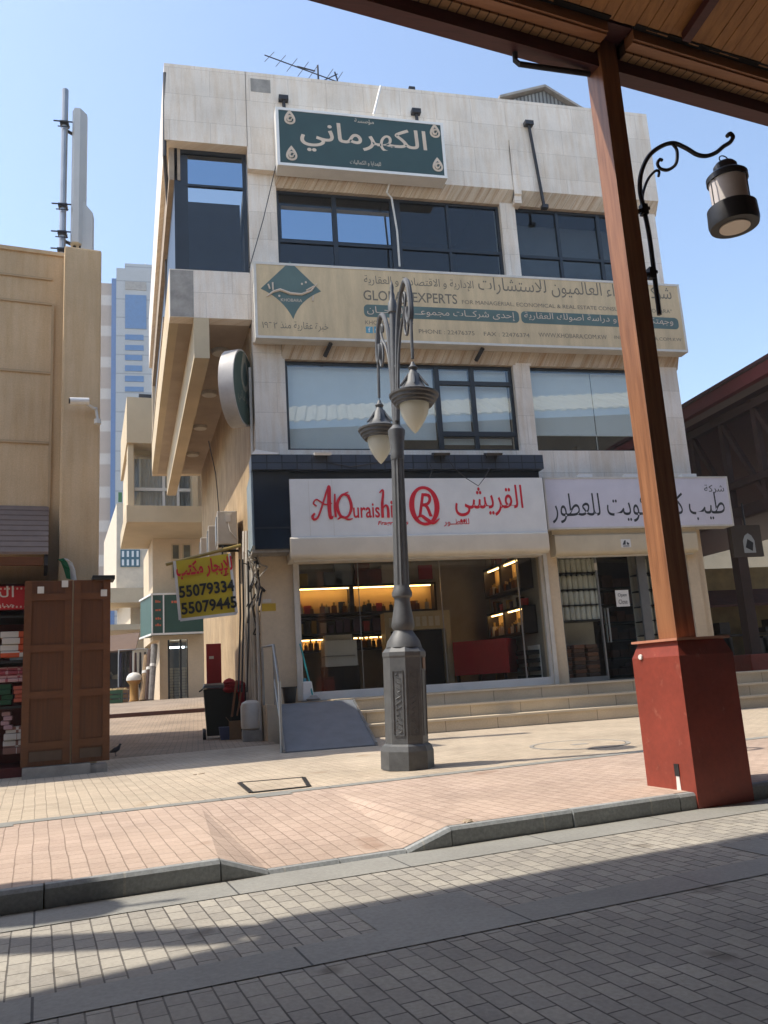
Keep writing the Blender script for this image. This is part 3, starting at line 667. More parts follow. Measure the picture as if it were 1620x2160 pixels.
for px, py, lab in ((680, 969, 'white floodlight on the navy canopy ledge between the tan sign and lamp post'), (930, 972, 'dull grey floodlight lying on the navy canopy ledge below the sliding window'), (1040, 967, 'small brownish floodlight at the far end of the navy canopy ledge')):
    a = onY(px, py, yc-.18); fl = thing('floodlight', lab, 'floodlight', (a.x, a.y, zt_), 0, 'floodlights on the canopy')
    mm = m_white if px < 700 else m_darkmetal
    mb = MB().hexa([(a.x-.16, a.y-.1, zt_-.06), (a.x+.16, a.y-.1, zt_-.06), (a.x+.14, a.y+.14, zt_+.0), (a.x-.14, a.y+.14, zt_+.0)], [(a.x-.16, a.y-.13, zt_-.02), (a.x+.16, a.y-.13, zt_-.02), (a.x+.14, a.y+.12, zt_+.05), (a.x-.14, a.y+.12, zt_+.05)]); mb.build('housing', mm, fl)
    MB().tube([(a.x-.1, a.y+.05, zt_), (a.x-.1, a.y+.1, zt_-.1), (a.x+.1, a.y+.1, zt_-.1), (a.x+.1, a.y+.05, zt_)], .012, 6).build('bracket', m_darkmetal, fl)
w_ = [onY(x, y, yc-.17) for x, y in ((905, 975), (912, 990), (906, 1008))]; w2_ = [onY(x, y, yc-.17) for x, y in ((945, 968), (960, 990), (985, 1010), (1009, 1025), (1022, 1008), (1035, 985))]
mb = MB().tube(w_, .008, 5); mb.tube(w2_, .008, 5); mb.tube([onY(x, y, yc-.12) for x, y in ((690, 975), (740, 985), (800, 975), (850, 968))], .008, 5); tag(mb.build('loose_wire', m_darkmetal), 'loose thin wires dangling from the floodlights over the navy canopy', 'wire')
# --- first shop sign
ys = FY-.62
K = lambda px, py: onY(px, py, ys)
sx0, sx1, sz0, sz1 = K(612, 1060).x, K(1149, 1060).x, K(880, 1128).z, K(880, 1009).z
S1 = thing('shop_sign', 'white shop sign with red curly lettering and a ringed letter emblem', 'sign', ((sx0+sx1)/2, ys, sz0))
MB().box(sx0, sx1, ys, yc+.058, sz0, sz1).build('panel', m_white, S1)
mb = MB()
for px in (652, 702): x = K(px, 1060).x; mb.box(x-.004, x+.004, ys-.002, ys+.002, sz0+.01, sz1-.01)
mb.build('panel_joint', m_offw, S1)
zc = lambda py: K(880, py).z
# latin name: swashed capitals are drawn as tapering strokes, the rest is sheared type
def stroke(pts, r, name='lettering', m=m_red, root=S1, KK=None, sub=6):
    P = [(KK or K)(*q) for q in pts]; n = len(P); out = []; rr = []
    r = r if isinstance(r, (list, tuple)) else [r]*n
    for i in range(n-1):
        p0, p1, p2, p3 = P[max(i-1, 0)], P[i], P[i+1], P[min(i+2, n-1)]
        for j in range(sub):
            t = j/sub; out.append(.5*((2*p1)+(p2-p0)*t+(2*p0-5*p1+4*p2-p3)*t*t+(3*p1-p0-3*p2+p3)*t**3)); rr.append(r[i]+(r[i+1]-r[i])*t)
    out.append(P[-1]); rr.append(r[-1])
    k = MB(); k.tube([Vector((0, 0, 0))+v for v in out], [x*1.0 for x in rr], 6)
    for v in k.bm.verts: v.co.y = ys-.012+(v.co.y-ys)*.25
    return k.build(name, m, root)
mb_ = .028
stroke([(664, 1083), (659, 1090), (663, 1096), (671, 1090), (680, 1065), (691, 1030), (694, 1030), (694, 1062), (697, 1092), (703, 1089)], [.02, .03, .025, .02, .02, .02, .035, .045, .035, .012])
stroke([(668, 1068), (661, 1062), (668, 1054), (685, 1064), (700, 1062)], [.014, .016, .016, .016, .012])
stroke([(706, 1042), (706, 1068), (708, 1091)], [.016, .026, .024])
stroke([(737, 1047), (722, 1044), (711, 1064), (718, 1088), (733, 1090), (741, 1070), (735, 1048), (727, 1042), (735, 1038)], [.03, .025, .035, .03, .022, .032, .03, .018, .01])
stroke([(712, 1096), (722, 1090), (734, 1096), (744, 1094)], [.014, .022, .02, .01])
wtext('urais', 745, 801, 1077, .28, m_red, S1, K, bold=.012)
stroke([(807, 1092), (806, 1062), (808, 1040), (806, 1034), (800, 1040)], [.03, .03, .022, .02, .012]); stroke([(807, 1074), (813, 1066), (818, 1072), (819, 1092)], [.012, .02, .028, .03])
wtext('i', 824, 829, 1074, .33, m_red, S1, K, bold=.02)
wtext('Fragrances', 797, 862, 1104, .1, m_red, S1, K, bold=.02, shear=.2)
c = K(895, 1067); mb = MB(); n = 40; ro, ri, eo, ei = .30, .235, .385, .32
for i in range(n):
    a1, a2 = 2*math.pi*i/n, 2*math.pi*(i+1)/n
    f_ = lambda rr, ee, t: (c.x+rr*math.cos(t), c.z+ee*math.sin(t))
    th = lambda t: (ri-.035*abs(math.cos(t)), ei+.01)
    q1, q2 = th(a1), th(a2)
    mb.xz([f_(ro, eo, a1), f_(ro, eo, a2), f_(q2[0], q2[1], a2), f_(q1[0], q1[1], a1)], ys-.014, ys-.001)
mb.build('ring_emblem', m_red, S1)
wtext('R', 881, 911, 1065, .46, m_red, S1, K, shear=.25, bold=.004)
stroke([(878, 1094), (888, 1088), (900, 1096), (914, 1103), (927, 1094)], [.012, .03, .04, .035, .008])
wtext(arabic('القريشي'), 960, 1104, 1062, .74, m_red, S1, K, bold=.006)
wtext(arabic('للعطــور'), 936, 990, 1102, .15, m_red, S1, K, bold=.01)
# roller shutter boxes
def shutter(name_, lab, x0, x1, z0, z1, yf, yb2, m, grp='roller shutter boxes over the shops'):
    s = thing(name_, lab, 'shutter box', ((x0+x1)/2, yf, z0), 0, grp)
    pr_ = [(yb2, z0), (yf+.1, z0), (yf+.05, z0+.015), (yf+.015, z0+.05), (yf, z0+.1), (yf, z1-.03), (yf+.03, z1), (yb2, z1)]
    MB().yz(pr_, x0, x1).build('casing', m, s, smooth=True)
    MB().box(x0+.06, x1-.06, yf+.12, yf+.16, z0-.035, z0-.001).build('bottom_bar', m_offw, s)
    return s
ysh = FY-.68
K = lambda px, py: onY(px, py, ysh)
shutter('shutter_box', 'cream white roller shutter box under the red lettered shop sign', K(613, 1150).x, K(1159, 1150).x, K(880, 1172).z, sz0-.004, ysh, FY+.02, mat('cream_white_metal', (.66, .60, .50), .4, var=.12, sc=2))
MB().box(xp1-.06, xp1+.02, FY-.07, FY+.028, SFZ, 3.3).build('shutter_guide', m_offw, BLD); MB().box(xc0-.03, xc0+.05, FY-.07, FY-.022, SFZ-.1, 3.3).build('shutter_guide', m_offw, BLD)
# --- second shop sign and shutter
yt = FY-.36
K = lambda px, py: onY(px, py, yt)
tx0, tx1, tz0, tz1 = K(1150, 1060).x, K(1541, 1060).x, K(1350, 1113).z, K(1350, 1006).z
S2 = thing('shop_sign', 'long lilac white shop sign with dark modern Arabic lettering at the building corner', 'sign', ((tx0+tx1)/2, yt, tz0))
sign_box(S2, tx0, tx1, tz0, tz1, yt, FY-.002, mat('lilac_white_face', (.66, .64, .70), .45, var=.07), .035, m_offw)
wtext(arabic('طيب كنز الكويت للعطور'), 1168, 1533, 1070, .62, m_dark, S2, K)
wtext(arabic('شركة'), 1485, 1527, 1032, .2, m_dark, S2, K)
mb = MB()
for a_, b_ in ((1222, 1250), (1320, 1348), (1440, 1470)): x0, x1 = K(a_, 1000).x, K(b_, 1000).x; mb.box(x0, x1, yt+.02, yt+.16, tz1+.001, tz1+.07)
mb.build('top_light_bar', m_white, S2)
ysh2 = FY-.30
K = lambda px, py: onY(px, py, ysh2)
a0, a1 = K(1172, 1150).x, K(1473, 1150).x
SH = shutter('shutter_box', 'beige roller shutter box under the lilac white shop sign', a0, a1, K(1320, 1168).z, K(1320, 1130).z+.05, ysh2, FY+.02, m_shut)
MB().box(a0-.03, a1+.02, ysh2+.05, FY, K(1320, 1130).z+.055, tz0-.004).build('fascia', m_shut, SH)
c = K(1320, 1146); MB().box(c.x-.11, c.x+.11, ysh2-.006, ysh2-.001, c.z-.085, c.z+.085).build('sticker', m_white, SH)
mb = MB().xz([(c.x-.08, c.z-.03), (c.x-.01, c.z-.03), (c.x+.0, c.z+.06), (c.x-.03, c.z+.06)], ysh2-.009, ysh2-.007); mb.xz([(c.x+.02, c.z-.03), (c.x+.07, c.z-.03), (c.x+.07, c.z+.0), (c.x+.02, c.z+.03)], ysh2-.009, ysh2-.007); mb.box(c.x-.07, c.x+.07, ysh2-.009, ysh2-.007, c.z-.065, c.z-.05); mb.build('sticker_mark', m_dark, SH)
c = onY(1313, 1262, y2-.04); PN = thing('paper_notice', 'white paper notice with opening words taped to the dark glass door', 'notice', (c.x, c.y, c.z-.2))
PM = MB().box(c.x-.15, c.x+.15, c.y-.003, c.y, c.z-.17, c.z+.17); PM.build('sheet', m_white, PN)
text('Open', c+Vector((0, -.0035, .06)), .2, .09, m_dark, PN); text('Close', c+Vector((0, -.0035, -.07)), .2, .09, m_dark, PN)
# --- oval blade sign on the alley corner
c = onY(490, 820, FY+.2)
OV = thing('blade_sign', 'green oval double faced sign with a white rim projecting from the alley corner', 'sign', (c.x, c.y, c.z-.9))
ax, az = onY(519, 820, c.y).x-onY(463, 820, c.y).x, onY(490, 742, c.y).z-onY(490, 900, c.y).z
M_ = frame((c.x+.1, c.y, c.z), 66)
def oval(k, y0, y1):
    n = 36; return [(k*.62*math.cos(2*math.pi*i/n), k*az/2*math.sin(2*math.pi*i/n)) for i in range(n)], y0, y1
mb = MB(M_); mb.xz(oval(1, 0, 0)[0], -.15, .15); mb.build('rim', mat('dented_grey_rim', (.50, .47, .44), .45, var=.2, sc=4), OV, smooth=True)
MB(M_).xz(oval(.95, 0, 0)[0], -.156, -.151).build('face', mat('sign_green', (.055, .095, .072), .5, var=.2), OV)
rr = M_.to_3x3() @ Vector((1, 0, 0))
cc = M_ @ Vector((0, -.158, 0))
m_fg = mat('faded_gold', (.26, .25, .19), .6)
text(arabic('الكهرماني'), cc+Vector((0, 0, -.25)), .8, .3, m_fg, OV, r=rr)
pts = [(.2*math.sin(2*math.pi*i/20), .25+.34*(-math.cos(2*math.pi*i/20)+ .5*max(0, -math.cos(2*math.pi*i/20))**6)) for i in range(20)]
MB(M_).xz(pts, -.162, -.157).build('drop_emblem', m_fg, OV)
MB(M_).xz([(x*.6, .2+(z-.2)*.6) for x, z in pts], -.166, -.163).build('emblem_core', m_green, OV)
MB().bar((c.x+.2, c.y, c.z+.2), (XL+.02, FY+.5, c.z+.2), .05).build('bracket', m_darkmetal, OV)
# small yellow plate on the left pier, black scuffs
c = onY(567, 1281, FY+.03); tag(MB().box(c.x-.13, c.x+.13, FY+.022, FY+.029, c.z-.07, c.z+.07).build('number_plate', mat('yellow_plate', (.55, .36, .03), .5)), 'small yellow plate fixed on the cream pier beside the shop window', 'plate')
c = onY(563, 1267, FY+.03); tag(MB().box(c.x-.08, c.x+.08, FY+.024, FY+.029, c.z-.035, c.z+.03).build('sticker', m_offw), 'small faded white sticker above the yellow plate on the pier', 'sticker')
# --- TV aerial and hut on the roof
AY = 17.0
A_ = lambda x, y: onY(x, y, AY)
AE = thing('tv_aerial', 'thin metal television aerial standing on the roof behind the parapet', 'aerial', (A_(672, 175).x, AY, ZT-.8))
MB().tube([(A_(672, 175).x, AY, ZT-.8), A_(670, 138)], .024, 6).build('mast', m_darkmetal, AE)
mb = MB().tube([A_(558, 116), A_(726, 178)], .014, 6); mb.tube([A_(627, 140), A_(665, 150)], .018, 5)
for t in [.06, .2, .34, .48, .6, .78, .9]:
    q = A_(558, 116).lerp(A_(726, 178), t); ln = .16+.2*t; mb.bar(q+Vector((-.1, ln, 0)), q+Vector((.1, -ln, 0)), .010)
mb.bar(A_(672, 175), A_(712, 156), .018); mb.bar(A_(706, 152), A_(712, 170), .03)
mb.build('antenna_boom', m_darkmetal, AE)
HY = 19.5; H_ = lambda x, y: onY(x, y, HY)
HT = thing('roof_hut', 'small grey corrugated roof hut peeking over the parapet near the post', 'hut', (H_(1140, 220).x, HY, 12.2))
p0, p1, p2 = H_(1064, 213), H_(1146, 190), H_(1214, 232)
m_corr = brick('corrugated_grey', (.30, .31, .30), (.22, .23, .22), (.08, .08, .08), .12, 9, .03, 'xz', offset=0, rough=.6, bs=.6, stain=.25)
MB().xz([(p0.x, 12.2), (p2.x, 12.2), (p2.x, p2.z-.02), (p1.x, p1.z-.03), (p0.x, p0.z-.02)], HY, HY+2.5).build('gable', m_corr, HT)
mb = MB(); mb.hexa([(p0.x-.2, HY-.15, p0.z-.02), (p1.x, HY-.15, p1.z), (p1.x, HY+2.7, p1.z), (p0.x-.2, HY+2.7, p0.z-.02)], [(p0.x-.2, HY-.15, p0.z+.06), (p1.x, HY-.15, p1.z+.08), (p1.x, HY+2.7, p1.z+.08), (p0.x-.2, HY+2.7, p0.z+.06)])
mb.hexa([(p1.x+.001, HY-.15, p1.z), (p2.x+.2, HY-.15, p2.z-.1), (p2.x+.2, HY+2.7, p2.z-.1), (p1.x+.001, HY+2.7, p1.z)], [(p1.x+.001, HY-.15, p1.z+.08), (p2.x+.2, HY-.15, p2.z-.02), (p2.x+.2, HY+2.7, p2.z-.02), (p1.x+.001, HY+2.7, p1.z+.08)])
mb.build('roof', m_conc, HT)

# ================================================================== MARKET CANOPY OVERHEAD AND ITS PILLAR
stn = (ST.to_3x3() @ Vector((0, 1, 0)))
CP = thing('market_canopy', 'dark timber market canopy with plank soffit covering the near side of the street', 'canopy', ST @ Vector((0, -3, 6.3)), 9.8)
zb = 6.33
mb = MB(ST); mb.box(-7.75, 24, -.075, .075, zb, zb+.41); mb.bar((-7.8, .0, zb+.11), (-16, 3.9, zb+.11), .26, .22); mb.build('edge_beam', m_beam, CP)  # slanting bar out of view is added for its shadow band on the road
m_dent = brick('pale_dentil_boards', (.36, .21, .10), (.28, .16, .075), (.06, .03, .015), .09, .4, .008, 'obj', rot=SR, offset=0, rough=.6, bs=.3, stain=.25)
m_corn = wood('cornice_board', (.24, .105, .05), (.34, .16, .08), sc=(1.5, 16, 16), rotz=SR)
m_board = wood('soffit_boards', (.25, .105, .03), (.43, .20, .06), sc=(9, .7, 9), rotz=SR, rough=.5)
mb = MB(ST); mb.box(-7.75, -.16, -.17, -.076, zb+.13, zb+.24); mb.box(.125, 24, -.17, -.076, zb+.13, zb+.24); mb.build('dentil_board', m_dent, CP)
mb = MB(ST); mb.box(-7.75, -.16, -.275, -.171, zb+.15, zb+.27); mb.box(.125, 24, -.275, -.171, zb+.15, zb+.27); mb.box(-7.75, -.16, -.30, -.276, zb+.17, zb+.30); mb.box(.125, 24, -.30, -.276, zb+.17, zb+.30); mb.build('cornice', m_corn, CP)
mb = MB(ST); mb.box(-7.75, -.16, -.36, -.301, zb+.27, zb+.34); mb.box(.125, 24, -.36, -.301, zb+.27, zb+.34); mb.build('painted_gap_shade', mat('gap_shade_black', (.012, .009, .008), .9), CP)  # near-black board paints in the shade of the gap below the soffit
mb = MB(ST); mb.box(-.155, .12, -.30, .07, zb+.27, zb+.9); mb.build('corbel', m_beam, CP)
# plank soffit rising to the ridge over the street, one mesh of separate boards
mb = MB(ST); uu = -7.75; rn = random.Random(3)
while uu < 24:
    wd = .125; dz = rn.uniform(-.004, .004); y0 = -.33
    mb.hexa([(uu, y0, zb+.27+dz), (uu+wd-.007, y0, zb+.27+dz), (uu+wd-.007, -5.2, zb+1.75+dz), (uu, -5.2, zb+1.75+dz)], [(uu, y0, zb+.30), (uu+wd-.007, y0, zb+.30), (uu+wd-.007, -5.2, zb+1.78), (uu, -5.2, zb+1.78)])
    uu += wd
mb.build('soffit_boards', m_board, CP)
mb = MB(ST)
for u in [-7.2+2.6*i for i in range(12)]: mb.hexa([(u, -.4, zb+.20), (u+.09, -.4, zb+.20), (u+.09, -5.2, zb+1.65), (u, -5.2, zb+1.65)], [(u, -.4, zb+.28), (u+.09, -.4, zb+.28), (u+.09, -5.2, zb+1.74), (u, -5.2, zb+1.74)])
mb.build('rafter', m_beam, CP)
m_rfs = brick('cream_roof_sheet', (.55, .52, .45), (.47, .44, .38), (.18, .17, .15), .22, 30, .03, 'obj', rot=SR, offset=0, rough=.5, bs=.5, stain=.15)
mb = MB(ST)
mb.hexa([(-7.8, .2, zb+.42), (24, .2, zb+.42), (24, -5.4, zb+1.95), (-7.8, -5.4, zb+1.95)], [(-7.8, .2, zb+.48), (24, .2, zb+.48), (24, -5.4, zb+2.01), (-7.8, -5.4, zb+2.01)])
mb.hexa([(-26, -2.9, zb+1.25), (-7.81, .0, zb+.54), (-7.81, -5.4, zb+1.95), (-26, -5.4, zb+1.95)], [(-26, -2.9, zb+1.31), (-7.81, .0, zb+.60), (-7.81, -5.4, zb+2.01), (-26, -5.4, zb+2.01)])  # unseen edge shaped to leave a lit wedge on the road
mb.hexa([(-26, -5.41, zb+1.95), (24, -5.41, zb+1.95), (24, -11, zb+.5), (-26, -11, zb+.5)], [(-26, -5.41, zb+2.01), (24, -5.41, zb+2.01), (24, -11, zb+.56), (-26, -11, zb+.56)])
mb.build('roof_sheet', m_rfs, CP)
# raised upper roof of the market, seen mirrored in the first floor windows
UR = thing('upper_roof', 'raised corrugated market roof above the street canopy', 'roof', ST @ Vector((0, -5, 9)), 9.8)
mb = MB(ST); N_ = 130
for i in range(N_):
    a0, a1 = -12+i*.2, -12+i*.2+.2; h_ = .05 if i % 2 else 0
    mb.hexa([(a0, -3.6, 10.4+h_), (a1, -3.6, 10.4+h_), (a1, -7.2, 12.2+h_), (a0, -7.2, 12.2+h_)], [(a0, -3.6, 10.45+h_), (a1, -3.6, 10.45+h_), (a1, -7.2, 12.25+h_), (a0, -7.2, 12.25+h_)])
mb.build('corrugated_sheet', mat('pale_roof_paint', (.80, .78, .70), .5), UR)
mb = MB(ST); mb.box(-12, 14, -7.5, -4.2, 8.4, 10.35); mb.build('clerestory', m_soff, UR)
# shop row across the street: closes the covered market behind
OP = thing('opposite_shop_row', 'row of shaded market shops closing the covered street on the near side', 'building', ST @ Vector((0, -9, 0)), 9.8)
mb = MB(ST); mb.box(-26, 24, -9.6, -9.2, -.12, 7.6); mb.build('wall', mat('dim_market_wall', (.10, .075, .055), .8), OP)
mb = MB(ST)
for i in range(9): mb.box(-25+5.4*i, -21+5.4*i, -9.19, -9.05, -.1, 3.0)
mb.build('shop_opening', m_navy, OP)
# conduit bent under the beam
P_ = lambda px, py, v: onP(px, py, ST @ Vector((0, v, 0)), stn)
mb = MB().tube([P_(1086, 112, .02), P_(1087, 128, .02), P_(1095, 135, .0), P_(1150, 143, .0), P_(1200, 150, .0), P_(1243, 156, .0)], .025); tag(mb.build('conduit', m_darkmetal), 'bent dark conduit hanging just under the canopy beam beside the post', 'conduit')
# pillar
def pillar(name, label, M, deg, zt, group):
    root = thing(name, label, 'pillar', M.translation, deg, group)
    b = .27; t = .235
    prof = [(-.27, -.12), (-.27, .99), (-.232, 1.10)]
    mb = MB(M); lv = [(b, -.20), (b, .99), (.228, 1.105)]
    for (r0, z0), (r1, z1) in zip(lv[:-1], lv[1:]):
        q = lambda r, z: [mb.bm.verts.new((x*r, y*r, z)) for x, y in ((-1, -1), (1, -1), (1, 1), (-1, 1))]
        A, B = q(r0, z0), q(r1, z1)
        for i in range(4): mb.bm.faces.new((A[i], A[(i+1) % 4], B[(i+1) % 4], B[i]))
    bmesh.ops.remove_doubles(mb.bm, verts=mb.bm.verts, dist=1e-4)
    base = mb.build('base', m_redbase, root)
    MB(M).box(-.265, .265, -.265, .265, 1.106, 1.125).build('cap_plate', mat('worn_red_edge', (.50, .22, .14), .5, var=.3), root)
    mb = MB(M); mb.box(-.118, .082, -.105, .105, 1.126, zt); mb.build('post', m_post, root, bevel=.008)
    return root, base
PL, pb = pillar('canopy_pillar', 'tall brown wooden post on a square red metal base at the kerb', ST, 9.8, zb+.55, 'canopy pillars')
# bolt, drain mouth and splash of white on the base
MB(ST).lathe([(.022, 0), (.02, .012)], (-.271, .16, 1.0), 14, ax=Matrix.Rotation(R(-90), 3, 'Y')).build('bolt', m_white, pb)
MB(ST).box(-.276, -.268, -.115, -.065, .10, .19).build('pipe_hole', m_darkmetal, pb)
mb = MB(ST); mb.yz([(-.075, .10), (-.108, .10), (-.112, .0), (-.068, .0)], -.274, -.2705); mb.build('lime_streak', m_white, pb)
# ---- lantern on a scroll bracket
LT = thing('hanging_lantern', 'black and frosted lantern hanging from a scrolled iron bracket on the wooden post', 'lantern', ST @ Vector((.5, 0, 4)), 9.8)
lv_ = -.02
def lp(px, py, v=lv_): return P_(px, py, v)
def spl(pts, sub=6):
    n = len(pts); out = []
    for i in range(n-1):
        p0, p1, p2, p3 = pts[max(i-1, 0)], pts[i], pts[i+1], pts[min(i+2, n-1)]
        for j in range(sub):
            t = j/sub; out.append(.5*((2*p1)+(p2-p0)*t+(2*p0-5*p1+4*p2-p3)*t*t+(3*p1-p0-3*p2+p3)*t**3))
    return out+[pts[-1]]
mb = MB()
mb.tube(spl([lp(*q) for q in ((1391, 664), (1384, 610), (1370, 500), (1358, 440), (1350, 400), (1353, 363), (1369, 329), (1394, 309), (1420, 302), (1446, 312), (1470, 326), (1490, 329), (1510, 322), (1526, 309), (1540, 300), (1546, 289), (1540, 282), (1534, 287))]), .021, 8)
mb.tube(spl([lp(*q) for q in ((1355, 430), (1357, 405), (1367, 378), (1382, 361), (1390, 362), (1389, 372))]), .013, 6)
mb.tube(spl([lp(*q) for q in ((1418, 303), (1428, 318), (1426, 345), (1410, 358), (1394, 356), (1387, 346), (1391, 337), (1397, 338))]), .016, 6)
ir = mb.build('scroll_bracket', m_darkmetal, LT, smooth=True)
for q, w_ in (((1358, 443), (1328, 455)), ((1374, 577), (1345, 588))):
    mb = MB(); a, b = lp(*q), lp(*w_); mb.bar(b+Vector((-.03, 0, 0)), a, .035); mb.bar(a+Vector((0, -.0, -.05)), a+Vector((0, 0, .05)), .06); mb.bar(a+Vector((-.01, 0, .0)), a+Vector((.05, -.02, .01)), .025)
    mb.box(b.x-.04, b.x+.01, b.y-.05, b.y+.05, b.z-.08, b.z+.08); mb.build('clamp', m_darkmetal, LT)
hk = lp(1526, 312); rc = lp(1527, 337)
mb = MB(); mb.tube([rc+Vector((.05*math.cos(t), .01*math.sin(t), .05*math.sin(t))) for t in [2*math.pi*i/16 for i in range(17)]], .006, 6, cap=False); mb.build('ring', m_darkmetal, LT)
lc = rc+Vector((0.0, 0, -.075)); LK = Matrix.Diagonal((1.16, 1.16, 1.5))
MB().lathe([(.002, -.43), (.19, -.43), (.2, -.40), (.195, -.30), (.165, -.285), (.15, -.28), (.002, -.28)], lc, 32, ax=LK).build('lower_band', m_darkmetal, LT, smooth=True)
MB().lathe([(.145, -.285), (.15, -.10)], lc, 32, ax=LK).build('frosted_shade', mat('frosted_lantern_glass', (.66, .60, .57), .35, var=.1, sc=8), LT, smooth=True)
MB().lathe([(.002, -.11), (.165, -.11), (.165, -.075), (.13, -.05), (.095, -.035), (.095, .0), (.075, .02), (.02, .03), (.002, .03)], lc, 32, ax=LK).build('top_cap', m_darkmetal, LT, smooth=True)
MB().lathe([(.12, -.438), (.12, -.431)], lc, 32, ax=LK).build('bottom_lens', mat('pale_lens', (.62, .55, .48), .3, var=.05), LT)
for t in (0, 90, 180, 270):
    mb = MB(); d = Vector((math.cos(R(t+10)), math.sin(R(t+10)), 0)); mb.tube([lc+d*.17+Vector((0, 0, -.165)), lc+d*.22+Vector((0, 0, -.19)), lc+d*.22+Vector((0, 0, -.44)), lc+d*.19+Vector((0, 0, -.46))], .006, 5); mb.build('guard_wire', m_darkmetal, LT)

# the next pillar of the canopy with its lantern, one bay along the kerb
nb = ST @ Vector((-9.15, .72, 0)); sh = nb-ST.translation
dup(PL, nb, 9.8, 'next wooden canopy post on a red base one bay along the kerb')
dup(LT, LT.location+sh, 9.8, 'second black lantern on the next canopy post along the kerb')
# ================================================================== DOUBLE STREET LAMP
LY = 8.87; lb = onY(859, 1602, LY); lb = Vector((lb.x, LY, 0))
LM = Matrix.Translation(lb) @ Matrix.Rotation(R(1.9), 4, 'Y')
SL = thing('street_lamp', 'ornate dark grey double street lamp with bell shaped lanterns on an octagonal base', 'street lamp', lb)
Z_ = lambda py: onY(850, py, LY).z
o8 = R(22.5+11); k8 = 1/math.cos(R(22.5))
MB(LM).lathe([(.265*k8, 0), (.265*k8, Z_(1583)), (.245*k8, Z_(1572)), (.22*k8, Z_(1568))], (0, 0, 0), 8, rot=o8).build('foot', m_lamp, SL)
ped = MB(LM).lathe([(.215*k8, Z_(1570)), (.215*k8, Z_(1388)), (.222*k8, Z_(1384)), (.222*k8, Z_(1376)), (.17*k8, Z_(1362))], (0, 0, 0), 8, rot=o8).build('pedestal', m_lamp, SL)
for k in (4, 5, 6, 7):      # raised border and relief on the facets seen from the street
    a = o8+R(45)*k+R(22.5); n_ = Vector((math.cos(a), math.sin(a), 0)); t_ = Vector((-n_.y, n_.x, 0)); z0, z1 = Z_(1550), Z_(1415); mb = MB(LM); c0_ = n_*.218
    for s_ in (-1, 1): mb.bar(c0_+t_*s_*.058+Vector((0, 0, z0)), c0_+t_*s_*.058+Vector((0, 0, z1)), .010, .010)
    for z in (z0, z1): mb.bar(c0_-t_*.058+Vector((0, 0, z)), c0_+t_*.058+Vector((0, 0, z)), .010, .010)
    if k in (4, 5):
        for i in range(9):
            zc_ = z0+.06+(z1-z0-.12)*i/8; mb.tube([c0_+t_*.03*math.sin(j*.9+i)+Vector((0, 0, zc_-.03+.012*j)) for j in range(6)], .005, 5)
    mb.build('relief_panel', m_lamp, ped)
a = o8+R(45)*5+R(22.5); a = math.atan2(-math.cos(R(-3)), .12); n_ = Vector((math.cos(a), math.sin(a), 0))
aa = o8+R(45)*6+R(22.5)-R(45)*0; n_ = Vector((math.cos(aa), math.sin(aa), 0)); t_ = Vector((-n_.y, n_.x, 0)); zz = Z_(1400)
mb = MB(LM).bar(n_*.226-t_*.04+Vector((0, 0, zz)), n_*.226+t_*.04+Vector((0, 0, zz)), .01, .12); mb.build('paper_sticker', mat('faded_sticker', (.20, .13, .09), .7), ped)
MB(LM).lathe([(.2, Z_(1366)), (.18, Z_(1352)), (.13, Z_(1338)), (.105, Z_(1330)), (.13, Z_(1322)), (.125, Z_(1312)), (.10, Z_(1285)), (.088, Z_(1270)), (.088, Z_(1262)), (.112, Z_(1258)), (.115, Z_(1250)), (.095, Z_(1242)), (.09, Z_(1235))], (0, 0, 0), 24).build('bell_collar', m_lamp, SL, smooth=True)
# fluted shaft
mb = MB(LM); n = 24; rings = []
for z, r in ((Z_(1240), .088), (Z_(985), .072), (Z_(965), .075)):
    rings.append([mb.bm.verts.new((r*(1 if k % 2 else .9)*math.cos(2*math.pi*k/n), r*(1 if k % 2 else .9)*math.sin(2*math.pi*k/n), z)) for k in range(n)])
for i in range(2):
    for k in range(n): mb.bm.faces.new((rings[i][k], rings[i][(k+1) % n], rings[i+1][(k+1) % n], rings[i+1][k]))
mb.build('fluted_shaft', m_lamp, SL)
MB(LM).lathe([(.076, Z_(970)), (.082, Z_(962)), (.076, Z_(955)), (.092, Z_(922)), (.1, Z_(914)), (.1, Z_(908)), (.05, Z_(898))], (0, 0, 0), 24).build('shaft_collar', m_lamp, SL, smooth=True)
MB(LM).lathe([(.046, Z_(900)), (.042, Z_(680)), (.04, Z_(662)), (.055, Z_(660)), (.055, Z_(640)), (.032, Z_(632)), (.034, Z_(624)), (.02, Z_(616)), (.026, Z_(608)), (.012, Z_(598)), (.002, Z_(592))], (0, 0, 0), 16).build('upper_pole', m_lamp, SL, smooth=True)
m_lampglass, _t, _b = nodes('milky_lamp_glass'); _b.inputs['Base Color'].default_value = (.80, .80, .72, 1); _b.inputs['Roughness'].default_value = .15
_tl = nd(_t, 'ShaderNodeBsdfTranslucent'); _tl.inputs[0].default_value = (.85, .86, .78, 1); _mx = nd(_t, 'ShaderNodeMixShader'); _mx.inputs[0].default_value = .55
_t.links.new(_b.outputs[0], _mx.inputs[1]); _t.links.new(_tl.outputs[0], _mx.inputs[2]); _t.links.new(_mx.outputs[0], _t.nodes['Material Output'].inputs[0])
m_refl = mat('aged_reflector', (.50, .36, .22), .5)
dv = Vector((.05, -.60, 0))
